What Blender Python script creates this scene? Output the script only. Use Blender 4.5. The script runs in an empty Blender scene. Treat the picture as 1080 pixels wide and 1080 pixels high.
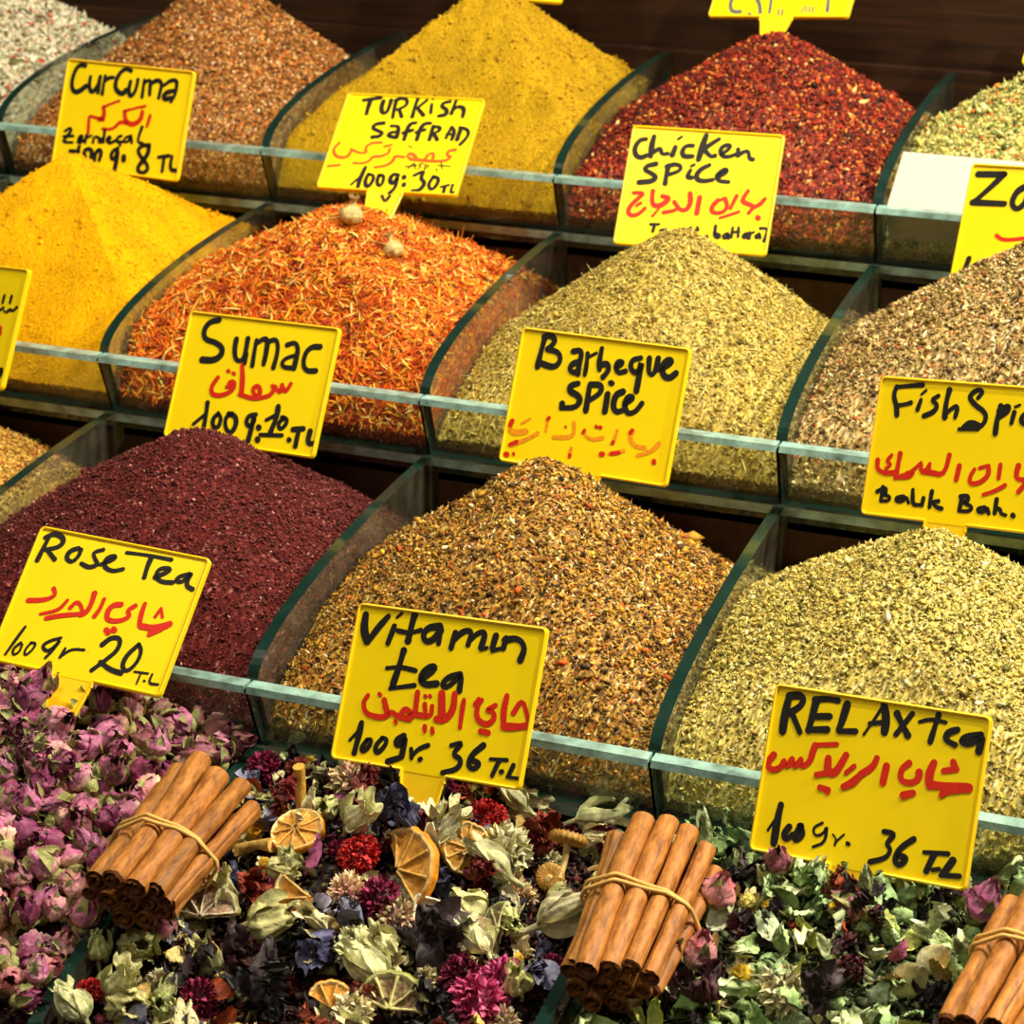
import bpy, math
import numpy as np
from mathutils import Vector, Matrix, Quaternion
C = bpy.context.scene.collection
scn = bpy.context.scene
W, D, H = 0.24, 0.25669, 0.09
LEAN, RIM, TH = 0.0149, 0.0421, 0.0072
RNG = np.random.default_rng(7)

def lin(c):
    c = np.asarray(c, float) / 255.0
    return np.where(c <= .04045, c / 12.92, ((c + .055) / 1.055) ** 2.4)

# ------------------------------------------------------------------ camera
CAM = np.array([.53777496, -.77681042, .70081399]); FPX = 2349.56369
RT = np.array([[0.935923643805566, 0.13787287615255048, -0.3240956694976078],
               [0.3521383172546143, -0.3486771063134115, 0.8685752017263255],
               [0.006748221007622984, -0.9270465714052838, -0.37488547045584847]])
cd = bpy.data.cameras.new('camera'); cam = bpy.data.objects.new('camera', cd); C.objects.link(cam)
m = Matrix.Identity(4)
for i in range(3):
    m[i][0] = RT[i][0]; m[i][1] = -RT[i][1]; m[i][2] = -RT[i][2]; m[i][3] = CAM[i]
cam.matrix_world = m
cd.sensor_width = 36; cd.lens = FPX / 1080 * 36; cd.clip_start = .01
cd.dof.use_dof = True; cd.dof.focus_distance = 1.2; cd.dof.aperture_fstop = 18
scn.camera = cam

def px_ray(x, y): return RT @ np.array([(x - 540) / FPX, (y - 540) / FPX, 1.0])
def to_px(P):
    c = RT.T @ (np.asarray(P) - CAM); return FPX * c[0] / c[2] + 540, FPX * c[1] / c[2] + 540

# ------------------------------------------------------------------ noise
def vnoise(x, y, seed):
    r = np.random.default_rng(seed); T = r.random((64, 64))
    xi = np.floor(x).astype(int); yi = np.floor(y).astype(int)
    fx = x - xi; fy = y - yi; fx = fx * fx * (3 - 2 * fx); fy = fy * fy * (3 - 2 * fy)
    g = lambda a, b: T[a % 64, b % 64]
    return (g(xi, yi) * (1 - fx) + g(xi + 1, yi) * fx) * (1 - fy) + (g(xi, yi + 1) * (1 - fx) + g(xi + 1, yi + 1) * fx) * fy - .5

def fbm(x, y, s, seed, octv=3):
    o = 0; a = 1
    for i in range(octv): o = o + a * vnoise(x * s * 2 ** i, y * s * 2 ** i, seed + i); a *= .5
    return o

# ------------------------------------------------------------------ mesh builder
class MB:
    def __init__(s): s.v = []; s.f = []; s.c = []; s.m = []; s.n = 0
    def add(s, v, f, col=(1, 1, 1), mat=0):
        v = np.asarray(v, float).reshape(-1, 3)
        c = np.asarray(col, float)
        if c.ndim == 1: c = np.tile(c[:3], (len(v), 1))
        s.v.append(v); s.c.append(c)
        if isinstance(f, np.ndarray): s.f.append(f + s.n); s.m.append(np.full(len(f), mat))
        else:
            by = {}
            for q in f: by.setdefault(len(q), []).append(q)
            for L, a in by.items(): s.f.append(np.array(a) + s.n); s.m.append(np.full(len(a), mat))
        s.n += len(v)
    def grid(s, P, col=(1, 1, 1), mat=0, close_u=False, close_v=False):
        nu, nv = P.shape[:2]
        a = np.arange(nu * nv).reshape(nu, nv)
        if close_u: a = np.vstack([a, a[:1]])
        if close_v: a = np.hstack([a, a[:, :1]])
        f = np.stack([a[:-1, :-1], a[1:, :-1], a[1:, 1:], a[:-1, 1:]], -1).reshape(-1, 4)
        c = np.asarray(col, float)
        if c.ndim == 3: c = c.reshape(-1, 3)
        s.add(P.reshape(-1, 3), f, c, mat)
    def merge(s, o, R=None, t=(0, 0, 0), sc=1.0, col=None):
        k = s.n
        for v, c in zip(o.v, o.c):
            vv = v * sc
            if R is not None: vv = vv @ np.asarray(R).T
            s.v.append(vv + np.asarray(t)); s.c.append(c * (1 if col is None else np.asarray(col)))
        for f, mm in zip(o.f, o.m): s.f.append(f + k); s.m.append(mm)
        s.n += o.n
    def mesh(s, name, mats, smooth=False):
        v = np.concatenate(s.v); me = bpy.data.meshes.new(name)
        me.vertices.add(len(v)); me.vertices.foreach_set('co', v.ravel())
        tot = [np.full(len(f), f.shape[1]) for f in s.f]
        idx = np.concatenate([f.ravel() for f in s.f]); cnt = np.concatenate(tot)
        st = np.concatenate([[0], np.cumsum(cnt)[:-1]])
        me.loops.add(len(idx)); me.loops.foreach_set('vertex_index', idx.astype(np.int32))
        me.polygons.add(len(cnt)); me.polygons.foreach_set('loop_start', st.astype(np.int32))
        me.polygons.foreach_set('material_index', np.concatenate(s.m).astype(np.int32))
        if smooth is not None: me.polygons.foreach_set('use_smooth', np.full(len(cnt), bool(smooth)))
        for mt in mats: me.materials.append(mt)
        a = me.attributes.new('col', 'FLOAT_COLOR', 'POINT')
        cc = np.ones((len(v), 4)); cc[:, :3] = np.concatenate(s.c); a.data.foreach_set('color', cc.ravel())
        me.update(calc_edges=True); me.validate()
        return me
    def obj(s, name, mats, parent=None, smooth=False):
        if not isinstance(mats, (list, tuple)): mats = [mats]
        o = bpy.data.objects.new(name, s.mesh(name, mats, smooth)); C.objects.link(o)
        if parent: o.parent = parent
        return o

def tag(o, label=None, cat=None, group=None, kind=None):
    if label: o['label'] = label
    if cat: o['category'] = cat
    if group: o['group'] = group
    if kind: o['kind'] = kind
    return o
def empty(name, loc=(0, 0, 0)):
    o = bpy.data.objects.new(name, None); C.objects.link(o); o.location = loc; o.empty_display_size = .02; return o

def box(mb, lo, hi, col=(1, 1, 1), mat=0, mats=None):
    (x0, y0, z0), (x1, y1, z1) = lo, hi
    v = [(x0, y0, z0), (x1, y0, z0), (x1, y1, z0), (x0, y1, z0), (x0, y0, z1), (x1, y0, z1), (x1, y1, z1), (x0, y1, z1)]
    mb.add(v, [(0, 3, 2, 1), (4, 5, 6, 7), (0, 1, 5, 4), (1, 2, 6, 5), (2, 3, 7, 6), (3, 0, 4, 7)], col, mat)

def tube(mb, pts, rad, col=(1, 1, 1), n=8, mat=0, closed=False):
    pts = np.asarray(pts, float); K = len(pts)
    rad = np.broadcast_to(np.asarray(rad, float), (K,))
    if closed: tg = np.roll(pts, -1, 0) - np.roll(pts, 1, 0)
    else: tg = np.gradient(pts, axis=0)
    tg /= np.linalg.norm(tg, axis=1)[:, None] + 1e-12
    up = np.array([.13, .21, 1.0]); up = up - tg[0] * (up @ tg[0]); up /= np.linalg.norm(up)
    P = np.zeros((K, n, 3)); a = np.linspace(0, 2 * math.pi, n, endpoint=False)
    for i in range(K):
        up = up - tg[i] * (up @ tg[i]); up /= np.linalg.norm(up) + 1e-12; sd = np.cross(tg[i], up)
        P[i] = pts[i] + rad[i] * (np.cos(a)[:, None] * up + np.sin(a)[:, None] * sd)
    mb.grid(P, col, mat, close_u=closed, close_v=True)
    if not closed:
        mb.add(P[0], [tuple(range(n))], col, mat); mb.add(P[-1], [tuple(range(n))[::-1]], col, mat)

def rand_rot(n, rng):
    q = rng.normal(size=(n, 4)); q /= np.linalg.norm(q, axis=1)[:, None]
    w, x, y, z = q.T
    return np.stack([np.stack([1 - 2 * (y * y + z * z), 2 * (x * y - z * w), 2 * (x * z + y * w)], -1),
                     np.stack([2 * (x * y + z * w), 1 - 2 * (x * x + z * z), 2 * (y * z - x * w)], -1),
                     np.stack([2 * (x * z - y * w), 2 * (y * z + x * w), 1 - 2 * (x * x + y * y)], -1)], 1)

# ------------------------------------------------------------------ materials
def newmat(name):
    mt = bpy.data.materials.new(name); mt.use_nodes = True; nt = mt.node_tree
    return mt, nt, nt.nodes['Principled BSDF']
def noise_node(nt, scale, detail=3, rough=.6, coord='Object'):
    tc = nt.nodes.new('ShaderNodeTexCoord'); n = nt.nodes.new('ShaderNodeTexNoise')
    n.inputs['Scale'].default_value = scale; n.inputs['Detail'].default_value = detail; n.inputs['Roughness'].default_value = rough
    nt.links.new(tc.outputs[coord], n.inputs['Vector']); return n
def bump(nt, p, src, strength, dist=.001):
    b = nt.nodes.new('ShaderNodeBump'); b.inputs['Strength'].default_value = strength; b.inputs['Distance'].default_value = dist
    nt.links.new(src, b.inputs['Height']); nt.links.new(b.outputs[0], p.inputs['Normal'])
def col_mat(name, rough=.6, spec=.35, nscale=400, lo=.7, hi=1.25, bstr=.5, bdist=.0008, tint=False, coat=0, sss=0):
    mt, nt, p = newmat(name)
    at = nt.nodes.new('ShaderNodeAttribute'); at.attribute_name = 'col'
    n = noise_node(nt, nscale)
    mr = nt.nodes.new('ShaderNodeMapRange'); mr.inputs[1].default_value = .3; mr.inputs[2].default_value = .7
    mr.inputs[3].default_value = lo; mr.inputs[4].default_value = hi
    nt.links.new(n.outputs[0], mr.inputs[0])
    mx = nt.nodes.new('ShaderNodeVectorMath'); mx.operation = 'SCALE'
    nt.links.new(at.outputs['Color'], mx.inputs[0]); nt.links.new(mr.outputs[0], mx.inputs['Scale'])
    out = mx.outputs[0]
    if tint:
        oi = nt.nodes.new('ShaderNodeObjectInfo'); m2 = nt.nodes.new('ShaderNodeVectorMath'); m2.operation = 'MULTIPLY'
        nt.links.new(out, m2.inputs[0]); nt.links.new(oi.outputs['Color'], m2.inputs[1]); out = m2.outputs[0]
    nt.links.new(out, p.inputs['Base Color'])
    p.inputs['Roughness'].default_value = rough; p.inputs['Specular IOR Level'].default_value = spec
    p.inputs['Coat Weight'].default_value = coat
    if bstr: bump(nt, p, n.outputs[0], bstr, bdist)
    return mt
def plain(name, rgb, rough=.5, spec=.5, nscale=None, var=.15, bstr=0, bdist=.0005, coat=0):
    mt, nt, p = newmat(name); c = lin(rgb)
    p.inputs['Base Color'].default_value = (*c, 1); p.inputs['Roughness'].default_value = rough
    p.inputs['Specular IOR Level'].default_value = spec; p.inputs['Coat Weight'].default_value = coat; p.inputs['Coat Roughness'].default_value = .08
    if nscale:
        n = noise_node(nt, nscale); r = nt.nodes.new('ShaderNodeValToRGB')
        r.color_ramp.elements[0].position = .3; r.color_ramp.elements[1].position = .7
        r.color_ramp.elements[0].color = (*(c * (1 - var)), 1); r.color_ramp.elements[1].color = (*np.minimum(c * (1 + var), 1), 1)
        nt.links.new(n.outputs[0], r.inputs[0]); nt.links.new(r.outputs[0], p.inputs['Base Color'])
        if bstr: bump(nt, p, n.outputs[0], bstr, bdist)
    return mt
M_grain = col_mat('spice_grains', .62, .3, 900, .75, 1.25, .3, .0004)
M_powder = col_mat('spice_powder', .85, .12, 900, .78, 1.18, 1.0, .0016)
M_petal = col_mat('dried_petals', .55, .35, 260, .6, 1.3, .6, .0012, tint=True)
M_leaf = col_mat('dried_leaves', .6, .3, 220, .65, 1.25, .8, .0015, tint=True)
M_yellow = plain('yellow_plastic', (249, 216, 8), .3, .45, 14, .05)
M_yellow2 = plain('yellow_plastic_rim', (250, 205, 20), .32, .5)
M_black = plain('black_marker', (22, 20, 16), .55, .3, 900, .5)
M_red = plain('red_marker', (205, 38, 14), .5, .3, 500, .12)
M_orange = plain('orange_red_marker', (235, 88, 14), .5, .3, 500, .1)
M_faded = plain('faded_red_marker', (240, 148, 16), .5, .3, 500, .22)
M_grey = plain('grey_marker', (92, 102, 96), .5, .3)
M_wood = None
def wood_mat():
    mt, nt, p = newmat('dark_wood')
    tc = nt.nodes.new('ShaderNodeTexCoord'); mp = nt.nodes.new('ShaderNodeMapping'); mp.inputs['Scale'].default_value = (3, 20, 60)
    n = nt.nodes.new('ShaderNodeTexNoise'); n.inputs['Scale'].default_value = 3; n.inputs['Detail'].default_value = 6
    r = nt.nodes.new('ShaderNodeValToRGB'); r.color_ramp.elements[0].position = .35; r.color_ramp.elements[1].position = .7
    r.color_ramp.elements[0].color = (*lin((36, 20, 10)), 1); r.color_ramp.elements[1].color = (*lin((58, 34, 18)), 1)
    nt.links.new(tc.outputs['Object'], mp.inputs[0]); nt.links.new(mp.outputs[0], n.inputs['Vector'])
    nt.links.new(n.outputs[0], r.inputs[0]); nt.links.new(r.outputs[0], p.inputs['Base Color'])
    p.inputs['Roughness'].default_value = .5; p.inputs['Specular IOR Level'].default_value = .25
    return mt
M_wood = wood_mat()
M_riser = plain('riser_board', (78, 54, 36), .6, .2, 60, .3)
def glass_mat():
    mt, nt, p = newmat('clear_glass'); out = nt.nodes['Material Output']
    tr = nt.nodes.new('ShaderNodeBsdfTransparent'); tr.inputs[0].default_value = (.92, .96, .93, 1)
    gl = nt.nodes.new('ShaderNodeBsdfGlossy'); gl.inputs['Roughness'].default_value = .04; gl.inputs[0].default_value = (.9, 1, .96, 1)
    df = nt.nodes.new('ShaderNodeBsdfDiffuse'); df.inputs[0].default_value = (.42, .40, .30, 1)
    ge = nt.nodes.new('ShaderNodeNewGeometry'); dt = nt.nodes.new('ShaderNodeVectorMath'); dt.operation = 'DOT_PRODUCT'
    nt.links.new(ge.outputs['Normal'], dt.inputs[0]); nt.links.new(ge.outputs['Incoming'], dt.inputs[1])
    def mth(op, a, b=None):
        n = nt.nodes.new('ShaderNodeMath'); n.operation = op
        for i, v in enumerate((a, b)):
            if v is None: continue
            if isinstance(v, (int, float)): n.inputs[i].default_value = v
            else: nt.links.new(v, n.inputs[i])
        return n.outputs[0]
    fr = mth('MULTIPLY_ADD', mth('POWER', mth('SUBTRACT', 1.0, mth('ABSOLUTE', dt.outputs['Value'])), 5.0), .95)
    fr.node.inputs[2].default_value = .04
    n = noise_node(nt, 45, 4); mr = nt.nodes.new('ShaderNodeMapRange')
    mr.inputs[1].default_value = .35; mr.inputs[2].default_value = .75; mr.inputs[3].default_value = .03; mr.inputs[4].default_value = .16
    nt.links.new(n.outputs[0], mr.inputs[0])
    m1 = nt.nodes.new('ShaderNodeMixShader'); m2 = nt.nodes.new('ShaderNodeMixShader')
    nt.links.new(mr.outputs[0], m1.inputs[0]); nt.links.new(tr.outputs[0], m1.inputs[1]); nt.links.new(df.outputs[0], m1.inputs[2])
    nt.links.new(fr, m2.inputs[0]); nt.links.new(m1.outputs[0], m2.inputs[1]); nt.links.new(gl.outputs[0], m2.inputs[2])
    nt.links.new(m2.outputs[0], out.inputs[0]); nt.nodes.remove(p); return mt
M_glass = glass_mat()
M_edge = plain('green_glass_edge', (18, 44, 38), .12, .8, 30, .3, .15, .001)
M_rim_sheen = plain('glass_rim_painted_sheen', (136, 170, 162), .2, 1.0, 70, .5, .5, .0015)  # bright reflection on rims and shelf edges, painted into the base colour

# ------------------------------------------------------------------ display tiers
def arc_pts(n=26):
    th = np.linspace(0, math.pi / 2, n)
    return np.stack([-LEAN + (D + LEAN) * (1 - np.cos(th)), RIM + (H - RIM - .001) * np.sin(th) ** .95], -1)
def divider_mb(x, y0, z0):
    A = arc_pts(); prof = np.vstack([[(0.0, 0.0)], A, [(D - .002, 0.0)]])
    n = len(prof); mb = MB()
    L = np.column_stack([np.full(n, x - TH / 2), prof[:, 0] + y0, prof[:, 1] + z0]); R = L.copy(); R[:, 0] += TH
    bt = lambda P: P
    for S, fl in ((L, 1), (R, 0)):
        f = [(0, i, i + 1) if fl else (0, i + 1, i) for i in range(1, n - 1)]
        mb.add(S, f, mat=0)
    a = np.arange(n); b = (a + 1) % n
    mb.add(np.vstack([L, R]), np.stack([a, b, b + n, a + n], -1), mat=1)
    return mb
KS = {0: (-1, 2), 1: (-2, 2), 2: (-2, 2), 3: (-3, 2)}
TIERN = {0: 'lowest glass tier holding the dried flower teas', 1: 'second glass tier up with the dark red sumac pile', 2: 'third glass tier up with the orange safflower pile', 3: 'top glass tier up against the dark wood boarding'}
for r in range(4):
    k0, k1 = KS[r]
    if r < 3: k0 = min(k0, -2) if r else -1
    t = empty('glass_display_tier', (0, r * D, r * H))
    tag(t, TIERN[r] + ', curved green-edged dividers', 'glass display', 'stepped glass display tiers')
    for k in range(k0, k1 + 2):
        divider_mb(k * W, 0, 0).obj('divider', [M_glass, M_edge], t)
    y0, y1 = 0, D
    if r > 0:
        for k in range(k0, k1 + 1):
            mb = MB(); xa, xb = k * W + .0008, (k + 1) * W - .0008
            ya, za = -.0015, .0015; yb, zb = -LEAN, RIM
            nrm = np.array([0, -(zb - za), (yb - ya)]); nrm = nrm / np.linalg.norm(nrm) * .006   # outward
            P = [(xa, ya, za), (xb, ya, za), (xb, yb, zb), (xa, yb, zb)]
            Q = [tuple(np.array(p) + nrm) for p in P]; Q[2] = (xb, yb - .0085, zb); Q[3] = (xa, yb - .0085, zb)
            V = P + Q
            mb.add(V, [(0, 1, 2, 3), (4, 7, 6, 5)], mat=0)
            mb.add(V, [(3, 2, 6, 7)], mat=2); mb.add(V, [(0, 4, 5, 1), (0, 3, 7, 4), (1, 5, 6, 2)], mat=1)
            mb.obj('front_pane', [M_glass, M_edge, M_rim_sheen], t)
        mb = MB()
        for k in range(k0, k1 + 1):
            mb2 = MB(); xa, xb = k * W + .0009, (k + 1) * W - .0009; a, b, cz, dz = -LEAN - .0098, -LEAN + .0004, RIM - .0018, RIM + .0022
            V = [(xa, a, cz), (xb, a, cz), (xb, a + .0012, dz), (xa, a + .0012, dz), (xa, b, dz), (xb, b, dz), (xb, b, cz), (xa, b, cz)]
            mb2.add(V, [(0, 1, 2, 3), (3, 2, 5, 4), (4, 5, 6, 7), (7, 6, 1, 0), (0, 3, 4, 7), (1, 6, 5, 2)]); mb2.obj('rim_rail', [M_rim_sheen], t)
        mb = MB(); xa, xb = k0 * W - .003, (k1 + 1) * W + .003
        V = [(xa, -.011, -.0065), (xb, -.011, -.0065), (xb, D - .01, -.007), (xa, D - .01, -.007), (xa, -.011, -.0005), (xb, -.011, -.0005), (xb, D - .01, -.0005), (xa, D - .01, -.0005)]
        mb.add(V, [(4, 5, 6, 7)], mat=0); mb.add(V, [(0, 1, 5, 4)], mat=2); mb.add(V, [(0, 3, 2, 1), (1, 2, 6, 5), (3, 0, 4, 7), (2, 3, 7, 6)], mat=1)  # plate's front edge takes the painted highlight tone
        mb.obj('shelf_plate', [M_glass, M_edge, M_rim_sheen], t)
        mb = MB(); box(mb, (xa, -.006, -.0125), (xb, .0, -.008)); mb.obj('shelf_lip', [M_edge], t)
st = empty('display_stand', (0, 0, 0))
tag(st, 'dark stepped wooden stand carrying the glass tiers', 'display stand')
for r in range(4):
    mb = MB(); box(mb, (-.73, (r + 1) * D, r * H - .008), (.74, (r + 1) * D + .012, (r + 1) * H - (.0075 if r < 3 else 0)))
    mb.obj('riser_board', [M_riser if r < 3 else M_wood], st)
    mb = MB(); box(mb, (-.73, r * D - (.05 if r == 0 else 0), r * H - .02), (.74, (r + 1) * D, r * H - .0075)); mb.obj('step_board', [M_riser], st)
mb = MB(); box(mb, (-1.6, 4 * D + .02, -.3), (1.7, 4 * D + .045, 1.6)); tag(mb.obj('wall_back', [M_wood]), kind='structure')
mb = MB(); box(mb, (-.73, -.1, -.05), (.74, 4 * D + .02, -.021)); tag(mb.obj('countertop', [M_riser]), 'dark wooden counter board under the stepped stand', 'counter')
LK, EXPO = 1.02, 0.08
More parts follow.
